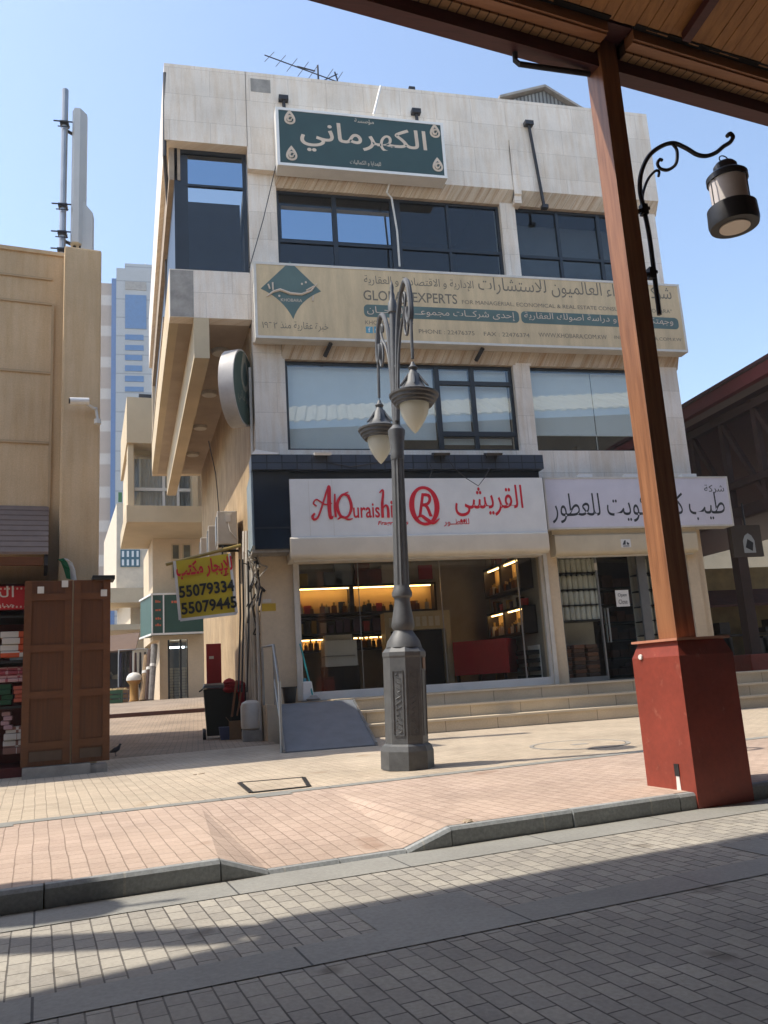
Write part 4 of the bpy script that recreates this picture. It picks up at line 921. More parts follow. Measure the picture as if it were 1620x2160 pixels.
for sg, hold in ((1, None), (-1, None)):
    d = dv.normalized()*sg; Lh = .64
    q = lambda s_, py: d*s_+Vector((0, 0, Z_(py)))
    arm = MB(LM)
    arm.tube(spl([q(*x) for x in ((.05, 890), (.075, 850), (.10, 790), (.13, 740), (.2, 685), (.33, 645), (.48, 632), (.59, 652), (.64, 690), (.635, 715), (.58, 724), (.53, 706), (.54, 690))]), [.03]*37+[.034]*36, 8)
    arm.tube(spl([q(*x) for x in ((.10, 850), (.14, 790), (.2, 745), (.3, 710), (.41, 690), (.475, 668), (.45, 654), (.40, 660), (.41, 672))]), .018, 6)
    arm.tube(spl([q(*x) for x in ((.58, 700), (.50, 740), (.42, 728), (.43, 700), (.49, 690))]), .016, 6)
    arm.tube([q(.03, 775), q(.13, 780)], .02, 6); arm.tube([q(.03, 840), q(.09, 842)], .02, 6)
    arm.build('scroll_arm', m_lamp, SL, smooth=True)
    hc = q(.635, 0); hc.z = 0; zt2 = Z_(705); zr = Z_(860) if True else 0
    MB(LM).tube([hc+Vector((0, 0, zt2)), hc+Vector((0, 0, Z_(800)))], .018, 8).build('pendant_rod', m_lamp, SL)
    zr = Z_(874)
    hood = MB(LM).lathe([(.16, zr-.10), (.20, zr-.115), (.205, zr-.095), (.225, zr-.085), (.228, zr-.06), (.25, zr-.05), (.253, zr-.02), (.274, zr-.008), (.278, zr+.012), (.262, zr+.02), (.2, zr+.045), (.14, zr+.085), (.095, zr+.16), (.075, zr+.24), (.05, zr+.27), (.04, zr+.30), (.055, zr+.33), (.03, zr+.36), (.016, zr+.4)], hc, 32).build('lantern_hood', m_lamp, SL, smooth=True)
    mb = MB(LM)
    for t in range(6):
        a_ = t*math.pi/3+.3; e_ = Vector((math.cos(a_), math.sin(a_), 0)); mb.tube([hc+e_*.06+Vector((0, 0, zr+.25)), hc+e_*.11+Vector((0, 0, zr+.17)), hc+e_*.165+Vector((0, 0, zr+.10)), hc+e_*.185+Vector((0, 0, zr+.085))], [.012, .016, .014, .006], 6)
    mb.build('hood_rib', m_lamp, hood)
    MB(LM).lathe([(.004, zr-.43), (.03, zr-.405), (.075, zr-.345), (.12, zr-.27), (.148, zr-.2), (.162, zr-.13), (.162, zr-.10)], hc, 32).build('glass_globe', m_lampglass, SL, smooth=True)

# ================================================================== BUILDING ON THE LEFT WITH ITS KIOSK
lo = onY(205, 1560, 12.0); LB = frame((lo.x, 12.0, 0), 9.8); LN = LB.to_3x3() @ Vector((0, 1, 0))
Lp = lambda px, py, v=0.0: LB.inverted() @ onP(px, py, LB @ Vector((0, v, 0)), LN)
LBD = thing('sand_building', 'low sand coloured building with a square corner pilaster and grooved wall', 'building', lo.xyz*1, 9.8)
MW[LBD.name] = frame(lo.xyz*1, 9.8)
zt1 = Lp(170, 522).z; wv = .35; zt2 = Lp(60, 533, wv).z; pw = Lp(131, 800).x
mb = MB(LB); mb.box(pw, 0, 0, .8, -.1, zt1); mb.build('corner_pilaster', m_plast2, LBD, bevel=.03)
mb = MB(LB); mb.box(-12, pw-.001, wv, wv+.3, Lp(150, 1228, -.1).z+.003, zt2); mb.box(-12, pw-.001, wv+.3, 8, zt2-.4, zt2-.1); mb.box(-.3, -.01, .8, 8, 0, zt2-.1); mb.build('wall', m_plast2, LBD)
mb = MB(LB)
gx = Lp(106, 800, wv).x
for py in (583, 636, 783, 932): z = Lp(50, py, wv).z; mb.box(-12, gx, wv-.02, wv-.001, z-.02, z+.015)
mb.box(gx, gx+.035, wv-.03, wv-.001, Lp(50, 932, wv).z-2.4, Lp(50, 636, wv).z)
mb.build('moulding', mat('moulding_plaster', (.46, .33, .19), .9), LBD)
mb = MB(LB); mb.box(-12, pw-.001, wv-.03, wv+.32, zt2, zt2+.06); mb.build('coping', m_plast2, LBD)
# telecom mast and panel antenna on its roof
TV = 1.4; T_ = lambda px, py: onP(px, py, LB @ Vector((0, TV, 0)), LN)
TM = thing('telecom_mast', 'grey steel mast with bolt clamps on the roof of the sand building', 'mast', T_(130, 540))
a, b = T_(138, 190), T_(130, 545); b = Vector((a.x, a.y, b.z-.4))
MB().tube([a, b], .055, 10).build('pole', m_steel, TM)
for py in (262, 436, 494, 530):
    mb = MB(); q = T_(134, py); q.x = a.x; q.y = a.y; mb.bar(q+Vector((-.17, -.08, 0)), q+Vector((.14, -.08, .0)), .018); mb.bar(q+Vector((-.1, -.08, -.1)), q+Vector((.1, -.08, -.1)), .014); mb.box(q.x-.07, q.x+.07, q.y-.07, q.y+.07, q.z-.035, q.z+.03); mb.build('clamp', m_darkmetal, TM)
PA = thing('panel_antenna', 'tall pale grey panel antenna with a wider lower half beside the steel mast', 'antenna', T_(170, 545))
x0, x1, x2 = T_(150, 400).x, T_(181, 400).x, T_(196, 480).x; y = T_(160, 400).y
zt_, zs_, zb_ = T_(165, 236).z, T_(180, 425).z, T_(170, 535).z-.1
m_ant = mat('pale_grey_radome', (.50, .51, .50), .45, var=.06)
MB().xy([(x0, y), (x0+.05, y-.1), (x1-.09, y-.1), (x1, y+.05), (x1, y+.15), (x0, y+.15)], zb_+.25, zt_).build('radome', m_ant, PA)
MB().hexa([(x1-.06, y-.02, zb_), (x2, y+.0, zb_), (x2, y+.2, zb_), (x1-.06, y+.2, zb_)], [(x1-.06, y-.02, zs_), (x2, y, zs_-.22), (x2, y+.2, zs_-.22), (x1-.06, y+.2, zs_)]).build('lower_box', m_ant, PA)
mb = MB(); mb.tube([(x0+.06, y+.05, zb_-.1), (x0+.06, y+.05, zb_+.28)], .03, 6); mb.tube([(x0+.16, y+.05, zb_-.1), (x0+.16, y+.05, zb_+.26)], .03, 6); mb.tube([(a.x, a.y, zb_+.3), (x0+.03, y+.1, zb_+.3)], .03, 6); mb.tube([(a.x, a.y, zt_-.4), (x0+.03, y+.1, zt_-.4)], .03, 6); mb.build('cable_gland', m_darkmetal, PA)
# camera on the pilaster
q = onP(178, 848, LB @ Vector((0, -.18, 0)), LN)
CC = thing('security_camera', 'small white bullet security camera on the sand coloured pilaster', 'camera', q)
MB().tube([q+Vector((-.19, -.04, .0)), q+Vector((.06, .02, .02))], .05, 12).build('housing', m_white, CC); MB().tube([q+Vector((-.205, -.044, .0)), q+Vector((-.188, -.04, 0))], .04, 12).build('lens', m_black, CC)
mb = MB().tube([q+Vector((.04, .02, -.03)), q+Vector((.10, .12, -.05)), q+Vector((.14, .2, -.03))], .022, 8); mb.lathe([(.05, -.05), (.05, .02)], q+Vector((.17, .12, -.24)), 12); mb.tube([q+Vector((.14, .17, -.06)), q+Vector((.17, .14, -.23))], .02, 6); mb.build('bracket', m_offw, CC)
# slatted awning
AW = thing('slatted_awning', 'dusty brown slatted metal awning over the kiosk on the sand building', 'awning', LB @ Vector((-2.5, -.3, 3.5)), 9.8)
ar = Lp(103, 1100, -.2).x; az0, az1 = Lp(60, 1068, wv).z, Lp(60, 1166, -.45).z
m_aw = mat('dusty_brown_slats', (.17, .12, .095), .6, var=.25, sc=4)
mb = MB(LB)
for i in range(9):
    t0, t1 = i/9, (i+.93)/9; f_ = lambda t: (wv-.02-(wv+.43)*t, az0+(az1-az0)*t)
    (v0, z0), (v1, z1) = f_(t0), f_(t1); mb.hexa([(-9, v0, z0), (ar, v0, z0), (ar, v1, z1+.012), (-9, v1, z1+.012)], [(-9, v0, z0-.03), (ar, v0, z0-.03), (ar, v1, z1-.025), (-9, v1, z1-.025)])
mb.build('slats', m_aw, AW)
MB(LB).yz([(wv-.02, az0-.04), (-.43, az1-.03), (-.43, az1-.16), (-.36, az1-.16), (wv-.02, az1-.2)], ar-.05, ar-.002).build('side_frame', m_darkmetal, AW)
mb = MB(LB); mb.box(-9, ar-.06, -.42, -.34, az1-.16, az1-.05); mb.build('front_rail', m_doorr, AW)
mb = MB(LB); zz = Lp(40, 1183, -.2).z; mb.tube([(-7, -.2, zz), (Lp(84, 1181, -.2).x, -.2, zz)], .022, 8); mb.build('tube_light', m_offw, AW)
# kiosk: recess with red fascia, shelves of goods, folded wooden doors
m_kio = mat('dark_red_kiosk', (.10, .012, .012), .55, var=.3)
KS = thing('kiosk', 'dark red kiosk shop front with an Arabic fascia and crowded shelves under the slatted awning', 'kiosk', LB @ Vector((-2.6, -.2, 0)), 9.8)
kr = Lp(150, 1400, -.1).x
mb = MB(LB); kt = Lp(150, 1228, -.1).z; mb.box(-7, kr, 1.1, 1.2, 0, kt); mb.box(-7, kr, .0, 1.1, kt-.25, kt); mb.box(kr-.1, kr, .0, 1.1, 0, kt-.25); mb.box(-7, kr, .0, 1.1, -.1, .12); mb.build('cabin', m_kio, KS)
z0, z1 = Lp(30, 1285, -.12).z, Lp(30, 1237, -.12).z; xr_ = Lp(60, 1260, -.12).x
MB(LB).box(-6, xr_, -.12, -.02, z0, z1).build('fascia', mat('bright_red_panel', (.42, .012, .016), .45), KS)
mb = MB(LB)
for i in range(60):
    for zz in (z0+.03, z1-.03): mb.box(xr_-.05-i*.05, xr_-.03-i*.05, -.124, -.121, zz-.012, zz+.012)
for j in range(6): mb.box(xr_-.04, xr_-.02, -.124, -.121, z0+.06+j*.05, z0+.085+j*.05)
mb.build('dotted_border', m_gold, KS)
c = LB @ Vector((xr_-.42, -.122, (z0+z1)/2+.06)); rv = LB.to_3x3() @ Vector((1, 0, 0))
text(arabic('السدو'), c+rv*-.07, .62, .2, m_offw, KS, r=rv); text(arabic('هدايا تراثية'), c+Vector((0, 0, -.16)), .5, .06, m_offw, KS, r=rv)
mb = MB(LB)
for z in (Lp(20, 1395, .1).z, Lp(20, 1300, .1).z, Lp(20, 1490, .1).z): mb.box(-6, kr-.1, -.02, 1.05, z-.03, z)
mb.box(-2.28, -2.22, -.04, 0, 0, 2.4); mb.build('shelf', m_darkmetal, KS)
def weave(n, c1, c2, s=.12): 
    m, t, b = nodes(n); ck = nd(t, 'ShaderNodeTexChecker'); ck.inputs['Scale'].default_value = 1/s; ck.inputs['Color1'].default_value = (*c1, 1); ck.inputs['Color2'].default_value = (*c2, 1)
    t.links.new(vecnode(t, rot=R(40)), ck.inputs['Vector']); t.links.new(ck.outputs[0], b.inputs['Base Color']); b.inputs['Roughness'].default_value = .9; return m
goods = ((2, 1330, 58, 1388, 'folded orange and white patterned cloth on the upper kiosk shelf', weave('orange_cloth', (.55, .09, .03), (.6, .55, .5), .4)),
         (20, 1374, 58, 1394, 'flat grey bundle lying below the orange cloth on the kiosk shelf', m_conc),
         (0, 1405, 56, 1440, 'pink and maroon checked bag on the middle kiosk shelf', weave('pink_check', (.30, .05, .07), (.5, .3, .3), .1)),
         (0, 1442, 26, 1488, 'dark green folded cloth beside the checked bag on the kiosk shelf', mat('green_cloth', (.02, .07, .03), .9)),
         (28, 1445, 56, 1482, 'small coral red pouch in the middle of the kiosk shelf', mat('coral_cloth', (.50, .12, .07), .9)),
         (4, 1500, 24, 1540, 'pale pink rolled textile under the middle kiosk shelf', mat('pale_pink_cloth', (.45, .28, .3), .9)),
         (8, 1530, 55, 1592, 'large white box with brown zigzag pattern at the foot of the kiosk', weave('zigzag_box', (.55, .5, .45), (.25, .12, .09), .2)))
for i, (a_, b_, c_, d_, lab, mm) in enumerate(goods):
    q0, q1 = Lp(a_, d_, .05), Lp(c_, b_, .05); g = MB(LB); n_ = 4
    for k in range(n_):
        za, zb2 = q0.z+(q1.z-q0.z)*k/n_, q0.z+(q1.z-q0.z)*(k+.94)/n_; jx = random.uniform(-.02, .02); g.box(q0.x+jx, q1.x+jx, .03+.02*(k % 2), .45, za, zb2)
    tag(g.build('folded_textile' if i not in (6,) else 'patterned_box', mm, bevel=.012), lab, 'textile' if i != 6 else 'box', 'goods on the kiosk shelves')
# doors
dvv = -.42; dp = lambda px, py, v=dvv: Lp(px, py, v)
m_kick = mat('dull_kick_board', (.10, .062, .038), .7, var=.3, sc=5)
FD = thing('folding_door', 'pair of tall brown wooden folding door leaves standing open in front of the kiosk', 'door', LB @ Vector((dp(150, 1600).x, dvv, 0)), 9.8)
dzt = dp(150, 1224).z
for xa, xb, dy in ((dp(47, 1430).x, dp(150, 1430).x, .03), (dp(153, 1430).x, dp(232, 1430).x, .0)):
    mb = MB(LB); mb.box(xa, xb, dvv+dy, dvv+dy+.05, .14, dzt); lf = mb.build('door_leaf', m_door, FD)
    mb = MB(LB)
    for py in (1258, 1365, 1462, 1568): z = dp(150, py).z; mb.box(xa+.001, xb-.001, dvv+dy-.022, dvv+dy-.001, z-.045, z+.045)
    mb.box(xa+.002, xa+.09, dvv+dy-.018, dvv+dy-.001, .15, dzt-.002); mb.box(xb-.09, xb-.002, dvv+dy-.018, dvv+dy-.001, .15, dzt-.002); mb.build('rail', m_doorr, lf)
    mb = MB(LB); mb.box(xa+.1, xb-.1, dvv+dy-.012, dvv+dy-.001, .2, dp(150, 1580).z); mb.build('kick_board', m_kick, lf)
mb = MB(LB); mb.box(dp(47, 1600).x, dp(190, 1600).x, dvv-.06, dvv+.3, -.02, .13); mb.box(dp(190, 1600).x+.002, dp(226, 1600).x, dvv-.02, dvv+.3, -.02, .10); mb.build('stone_sill', m_conc, FD)
mb = MB(LB)
for px, py in ((86, 1245), (137, 1232), (219, 1251)): q = dp(px, py); mb.box(q.x-.04, q.x+.04, dvv-.0255, dvv-.0235, q.z-.045, q.z+.045)
mb.build('number_sticker', m_offw, FD)
q0, q1 = dp(194, 1222, dvv+.1), dp(241, 1212, dvv+.1); tag(MB(LB).box(q0.x, q1.x, dvv-.05, dvv+.3, dzt+.001, dzt+.06).build('black_tray', m_black, bevel=.01), 'black flat tray resting on top of the folding door', 'tray')
# flag tucked behind the door
fl = thing('flag', 'small green and white flag drooping over the top of the wooden door', 'flag', LB @ Vector((dp(140, 1225).x, dvv+.2, dzt)), 9.8)
def cloth(pxs, m, nm):
    mb = MB(LB); P = [[Lp(x, y, dvv+.16+.03*math.sin(i*1.7+j)) for j, (x, y) in enumerate(row)] for i, row in enumerate(pxs)]
    for i in range(len(P)-1):
        for j in range(len(P[0])-1): mb.poly([P[i][j], P[i][j+1], P[i+1][j+1], P[i+1][j]])
    bmesh.ops.solidify(mb.bm, geom=mb.bm.faces, thickness=.01); mb.build(nm, m, fl)
cloth([[(121, 1180), (128, 1185), (134, 1200), (140, 1220)], [(134, 1177), (142, 1186), (147, 1200), (149, 1222)]], mat('flag_green', (.01, .16, .06), .8), 'green_stripe')
cloth([[(134, 1177), (142, 1186), (147, 1200), (149, 1222)], [(143, 1179), (153, 1187), (159, 1203), (162, 1225)]], m_white, 'white_stripe')

# ================================================================== ALLEY
# yellow rental banner on a pole
by = FY-.25; Bn = lambda x, y: onY(x, y, by)
BN = thing('rental_banner', 'yellow cloth banner with red Arabic words and two black phone numbers hanging over the alley', 'banner', Bn(430, 1240))
c00, c10, c11, c01 = Bn(368, 1184), Bn(484, 1168), Bn(499, 1294), Bn(380, 1308)
m_ban = mat('yellow_banner_cloth', (.58, .44, .025), .75, var=.08)
def bil(s, t): 
    q = (c00*(1-s)+c10*s)*(1-t)+(c01*(1-s)+c11*s)*t; q.y += .02*math.sin(5*s+2*t); return q
mb = MB(); N = 10
g = [[bil(i/N, j/N) for i in range(N+1)] for j in range(N+1)]
for j in range(N):
    for i in range(N): mb.poly([g[j][i], g[j][i+1], g[j+1][i+1], g[j+1][i]])
bmesh.ops.remove_doubles(mb.bm, verts=mb.bm.verts, dist=1e-5); bmesh.ops.solidify(mb.bm, geom=mb.bm.faces, thickness=.006)
mb.build('cloth', m_ban, BN, smooth=True)
mb = MB(); 
for (a_, b_) in ((c00, c01), (c10, c11), (c01, c11)): mb.bar(a_+Vector((0, -.02, 0)), b_+Vector((0, -.02, 0)), .05, .012, upv=(0, 1, 0))
mb.build('white_hem', m_white, BN)
rv = (c10-c00+c11-c01).normalized(); uv = (c00-c01+c10-c11).normalized()
bo = Vector((0, -.035, 0))
text(arabic('للإيجار مكتب'), bil(.52, .2)+bo, 1.0, .36, m_red, BN, r=rv, u=uv, bold=.03)
text('55079334', bil(.52, .54)+bo, .98, .22, m_black, BN, r=rv, u=uv, bold=.03); text('55079445', bil(.53, .82)+bo, .98, .22, m_black, BN, r=rv, u=uv, bold=.03)
MB().tube([Bn(350, 1190)+Vector((0, .05, 0)), onY(508, 1150, FY+.05)], .03, 8).build('pole', mat('yellow_pole', (.40, .28, .06), .5, var=.4), BN)
# air conditioners on the alley wall
def wallx(y, off=0): return XL+AD.x/AD.y*(y-FY)-off
AU = None
for i, yy in enumerate((17.4, 18.9, 20.4)):
    z0 = onY(455, 1148, 17.4).z
    if AU is None:
        x1 = wallx(17.4)-.12
        AU = thing('air_conditioner', 'nearest boxy white air conditioner on the alley wall above the yellow banner pole', 'air conditioner', (x1, yy, z0), 0, 'air conditioners on the alley wall')
        MB().box(x1-.42, x1, yy, yy+.9, z0, z0+.72).build('casing', m_offw, AU, bevel=.02)
        mb = MB(); mb.box(x1-.445, x1-.421, yy+.1, yy+.8, z0+.08, z0+.62); mb.build('grille', m_steel, AU)
        mb = MB(); mb.box(x1-.25, x1-.14, yy-.03, yy-.001, z0+.48, z0+.64); mb.tube([(x1-.2, yy-.02, z0+.48), (x1-.15, yy-.06, z0+.25), (x1-.02, yy-.04, z0+.1)], .012, 6); mb.build('terminal_box', m_white, AU)
        mb = MB(); mb.box(x1-.4, x1+.12, yy+.1, yy+.14, z0-.05, z0-.001); mb.box(x1-.4, x1+.12, yy+.74, yy+.78, z0-.05, z0-.001); mb.build('bracket', m_darkmetal, AU)
    else: dup(AU, (wallx(yy)-.12-.05*i, yy, z0-.02), 0, ('', 'middle of the three white air conditioners along the alley wall', 'farthest of the three white air conditioners along the alley wall')[i])
# pipes and tangled cables on the alley corner
rp = random.Random(5)
mb = MB()
for i, (px, yy) in enumerate(((478, 17.0), (487, 16.6), (494, 16.2), (502, 15.9))):
    x = wallx(yy)-.05; mb.tube([(x, yy, .05), (x, yy, onY(px, 1165+20*i, yy).z), (x+.02, yy+.1, onY(px, 1150, yy).z+.3)], .035, 8)
mb.tube([(wallx(15.5)-.04, 15.5, .0), (wallx(15.5)-.04, 15.5, 7.2)], .03, 8)
tag(mb.build('drain_pipes', m_offw), 'cluster of vertical off white drain pipes running down the alley wall corner', 'pipes')
mb = MB()
for i in range(16):
    p0 = Vector((wallx(15.6)+rp.uniform(-.12, .05), 15.25+rp.uniform(-.1, .5), rp.uniform(2.6, 3.4))); pts = [p0]
    for k in range(5): pts.append(pts[-1]+Vector((rp.uniform(-.12, .12), rp.uniform(-.08, .08), rp.uniform(-.35, .12))))
    mb.tube(spl(pts, 3), rp.uniform(.010, .024), 5)
for px in (505, 512, 523): mb.tube([onY(px, 1180, FY-.02), onY(px+2, 1300, FY-.02), onY(px-2, 1460, FY-.02)], .018, 6)
mb.tube([onY(470, 1150, 16), onY(468, 1200, 16), onY(475, 1260, 16)], .02, 6); mb.tube([onY(440, 930, 16.2), onY(455, 1000, 16.2), onY(462, 1080, 16.2)], .01, 5)
tag(mb.build('tangled_cables', m_darkmetal), 'tangle of dark electric cables at the corner below the navy canopy', 'cables')
mb = MB()
for i in range(5):
    p0 = Vector((wallx(15.6)+rp.uniform(-.1, .2), FY-.06-rp.uniform(0, .15), rp.uniform(2.7, 3.4))); pts = [p0]
    for k in range(4): pts.append(pts[-1]+Vector((rp.uniform(-.14, .14), rp.uniform(-.05, .05), rp.uniform(-.3, .1))))
    mb.tube(spl(pts, 3), .016, 5)
tag(mb.build('pale_hoses', mat('dusty_hose', (.36, .32, .26), .8)), 'pale hoses and conduit ends tangled under the canopy corner', 'hoses')
mb = MB(); q0 = onY(345, 660, FY+2)
mb.tube([(-.47, FY-.12, 13.5), (-.49, FY-.10, 11.6), (-.46, FY+1.5, 11.3)], .04, 8); mb.tube([(-.56, FY+3, 11.8), (-.62, FY+4.5, 9.5), (-.5, FY+4.5, 8.2)], .04, 8)
tag(mb.build('rain_pipe', m_darkmetal), 'dark rain pipe down the outer edge of the projecting stone corner', 'pipe')
# red cabinet, wheelie bins, sweepings
q0, q1 = onY(436, 1437, 19.0), onY(466, 1357, 19.0)
RC = thing('fire_cabinet', 'tall red fire hose cabinet standing against the alley wall behind the bins', 'cabinet', (q0.x, 19, q0.z))
MB().box(q0.x, q1.x, 18.98, 19.25, .05, q1.z).build('body', mat('cabinet_red', (.30, .012, .016), .45), RC, bevel=.01); c = onY(446, 1387, 18.975); MB().box(c.x-.05, c.x+.05, 18.97, 18.976, c.z-.03, c.z+.03).build('label_plate', m_offw, RC); MB().box(q1.x-.06, q1.x-.03, 18.95, 18.979, .9, 1.1).build('handle', m_steel, RC)
def bin_(loc, lab):
    x, y, z = loc; r0 = thing('wheelie_bin', lab, 'bin', loc, 0, 'wheelie bins in the alley')
    MB().hexa([(x-.23, y-.2, z+.06), (x+.23, y-.2, z+.06), (x+.23, y+.25, z+.06), (x-.23, y+.25, z+.06)], [(x-.29, y-.28, z+.98), (x+.29, y-.28, z+.98), (x+.29, y+.33, z+.98), (x-.29, y+.33, z+.98)]).build('body', mat('dark_green_plastic', (.012, .016, .012), .5), r0, bevel=.02)
    MB().hexa([(x-.31, y-.31, z+.985), (x+.31, y-.31, z+.985), (x+.31, y+.37, z+.985), (x-.31, y+.37, z+.985)], [(x-.27, y-.26, z+1.05), (x+.27, y-.26, z+1.05), (x+.27, y+.34, z+1.09), (x-.27, y+.34, z+1.09)]).build('lid', m_black, r0, bevel=.015)
    for s_ in (-1, 1): MB().lathe([(.1, -.03), (.1, .03)], (x-.28, y-.02+.2*s_, z+.1), 16, ax=Matrix.Rotation(R(90), 3, 'Y')).build('wheel', m_black, r0)
    MB().tube([(x-.3, y-.2, z+.98), (x-.36, y-.2, z+.94), (x-.36, y+.2, z+.94), (x-.3, y+.2, z+.98)], .018, 6).build('handle', m_black, r0)
    return r0
q = onZ(462, 1537, .0); q = Vector((onY(461, 1537, 17.3).x, 17.3, 0))
WB = bin_(q, 'black green wheelie bin in front with a wheel showing on its alley side'); dup(WB, (q.x+.42, 17.9, 0), 0, 'second dark wheelie bin half hidden behind the front bin')
mb = MB(); rp = random.Random(11)
for i in range(7):
    c = onY(485+rp.uniform(-4, 22), 1430+rp.uniform(0, 30), 16.9); mb.lathe([(.02, -.07), (.10, -.04), (.13, 0), (.09, .05), (.02, .08)], c, 9, rot=i)
mb.tube([onY(508, 1440, 16.9), onY(510, 1480, 16.9), onY(512, 1512, 16.9)], [.08, .06, .03], 8)
tag(mb.build('red_rags', mat('red_cloth', (.30, .012, .02), .9), smooth=True), 'bundle of red cloth heaped over the second wheelie bin', 'cloth')
mb = MB(); mb.bar(onY(499, 1435, 16.6), onY(489, 1512, 16.6), .04); mb.bar(onY(512, 1440, 16.6), onY(500, 1510, 16.6), .03); tag(mb.build('wooden_stick', m_post), 'pair of wooden sticks leaning by the cardboard box', 'sticks')
c = Vector((onY(477, 1535, 16.6).x, 16.6, 0)); BX = MB().hexa([(c.x-.11, 16.5, 0), (c.x+.11, 16.5, 0), (c.x+.11, 16.75, 0), (c.x-.11, 16.75, 0)], [(c.x-.14, 16.47, .24), (c.x+.14, 16.47, .24), (c.x+.14, 16.78, .24), (c.x-.14, 16.78, .24)]); tag(BX.build('plastic_tub', mat('blue_grey_tub', (.07, .085, .17), .5), bevel=.01), 'small blue plastic tub on the ground between bin and cardboard box', 'tub')
c = Vector((onY(497, 1535, 16.5).x, 16.5, 0)); CB = thing('cardboard_box', 'brown cardboard carton on the ground beside the white water tank', 'box', c); MB().box(c.x-.12, c.x+.1, 16.42, 16.7, 0, .34).build('carton', mat('cardboard', (.24, .15, .08), .9), CB); MB().hexa([(c.x-.12, 16.42, .34), (c.x-.11, 16.42, .34), (c.x-.11, 16.7, .34), (c.x-.12, 16.7, .34)], [(c.x-.18, 16.42, .42), (c.x-.17, 16.42, .42), (c.x-.17, 16.7, .42), (c.x-.18, 16.7, .42)]).build('flap', mat('cardboard_flap', (.28, .18, .10), .9), CB)
c = Vector((onY(531, 1550, 15.6).x, 15.6, 0)); WT = thing('water_tank', 'rounded white plastic tank standing on a grey block near the ramp', 'tank', c)
MB().box(c.x-.17, c.x+.19, 15.45, 15.8, -.01, .2).build('block', m_conc, WT, bevel=.02); MB().lathe([(.15, .2), (.185, .23), (.19, .3), (.19, .62), (.17, .68), (.1, .72), (.03, .73)], c, 24).build('vessel', m_offw, WT, smooth=True)
# ramp with its hand rail
RP = thing('metal_ramp', 'grey painted steel ramp sloping from the shop landing to the pavement', 'ramp', onZ(690, 1580, 0))
t0, t1 = onY(588, 1488, 14.2), onY(746, 1484, 14.2); b0, b1 = onZ(600, 1589, 0), onZ(794, 1573, 0)
zt_ = .64; t0.z = t1.z = zt_
dn = Vector((0, 0, -.06))
MB().hexa([t0+dn, t1+dn, b1+Vector((0, 0, -.02)), b0+Vector((0, 0, -.02))], [t0, t1, b1+Vector((0, 0, .02)), b0+Vector((0, 0, .02))]).build('deck', m_ramp, RP)
mb = MB(); mb.bar(t0+Vector((0, 0, -.03)), b0+Vector((0, 0, .01)), .03, .09); mb.bar(t1+Vector((0, 0, -.03)), b1+Vector((0, 0, .01)), .03, .09); mb.build('side_stringer', m_steel, RP)
MB().box(t0.x, t1.x, 14.2, 14.6, .60, .638).build('top_plate', m_ramp, RP)
HR = thing('handrail', 'grey tubular steel handrail along the alley side of the ramp', 'handrail', b0)
u0 = Vector((t0.x-.05, 14.25, .64)); u1 = Vector((b0.x-.03, b0.y+.1, 0)); h0 = u0+Vector((0, 0, 1.0)); h1 = u1+Vector((0, 0, 1.0)); uo = u0+Vector((-.16, .5, 0))
MB().tube([uo, uo+Vector((0, 0, 1.0)), h0, h1, u1], .024, 8).build('top_rail', m_steel, HR)
mb = MB(); mb.tube([u0, h0], .024, 8); mb.build('post', m_steel, HR)
mb = MB(); mb.tube([u0*.1+h0*.0+Vector((u0.x, u0.y, u0.z))*.9+Vector((0, 0, .42)), u1+Vector((0, 0, .45))], .018, 8); mb.build('mid_rail', m_steel, HR)
# things on the landing beside the window
c = Vector((onY(611, 1470, 14.95).x, 14.95, SFZ-.02)); BP = thing('waste_basket', 'small black open bin on the landing left of the shop window', 'bin', c); MB().lathe([(.1, 0), (.13, .26), (.145, .27), (.145, .285), (.12, .28), (.1, .05)], c, 20).build('basket', m_black, BP, smooth=True)
c = Vector((onY(650, 1470, 15.0).x, 15.0, SFZ)); JG = thing('jerrycan', 'white plastic jerrycan standing on the step under the window corner', 'jerrycan', c); MB().hexa([(c.x-.11, c.y-.07, c.z), (c.x+.11, c.y-.07, c.z), (c.x+.11, c.y+.07, c.z), (c.x-.11, c.y+.07, c.z)], [(c.x-.1, c.y-.06, c.z+.34), (c.x+.07, c.y-.06, c.z+.34), (c.x+.07, c.y+.06, c.z+.34), (c.x-.1, c.y+.06, c.z+.34)]).build('can', m_white, JG, bevel=.025); MB().lathe([(.03, .34), (.03, .4)], c+Vector((-.05, 0, 0)), 12).build('cap', m_cyan, JG)
q0, q1 = onY(633, 1358, 15.18), onY(661, 1470, 14.9); q1.z = SFZ+.03
BR = thing('mop', 'mop with a turquoise handle leaning on the shop window', 'mop', (q1.x, q1.y, SFZ)); MB().tube([q0, q1], .016, 8).build('handle', mat('turquoise_plastic', (.02, .30, .30), .4), BR); MB().lathe([(.12, 0), (.13, .03), (.06, .08), (.02, .1)], (q1.x, q1.y, SFZ), 14).build('mop_head', m_conc, BR, smooth=True)
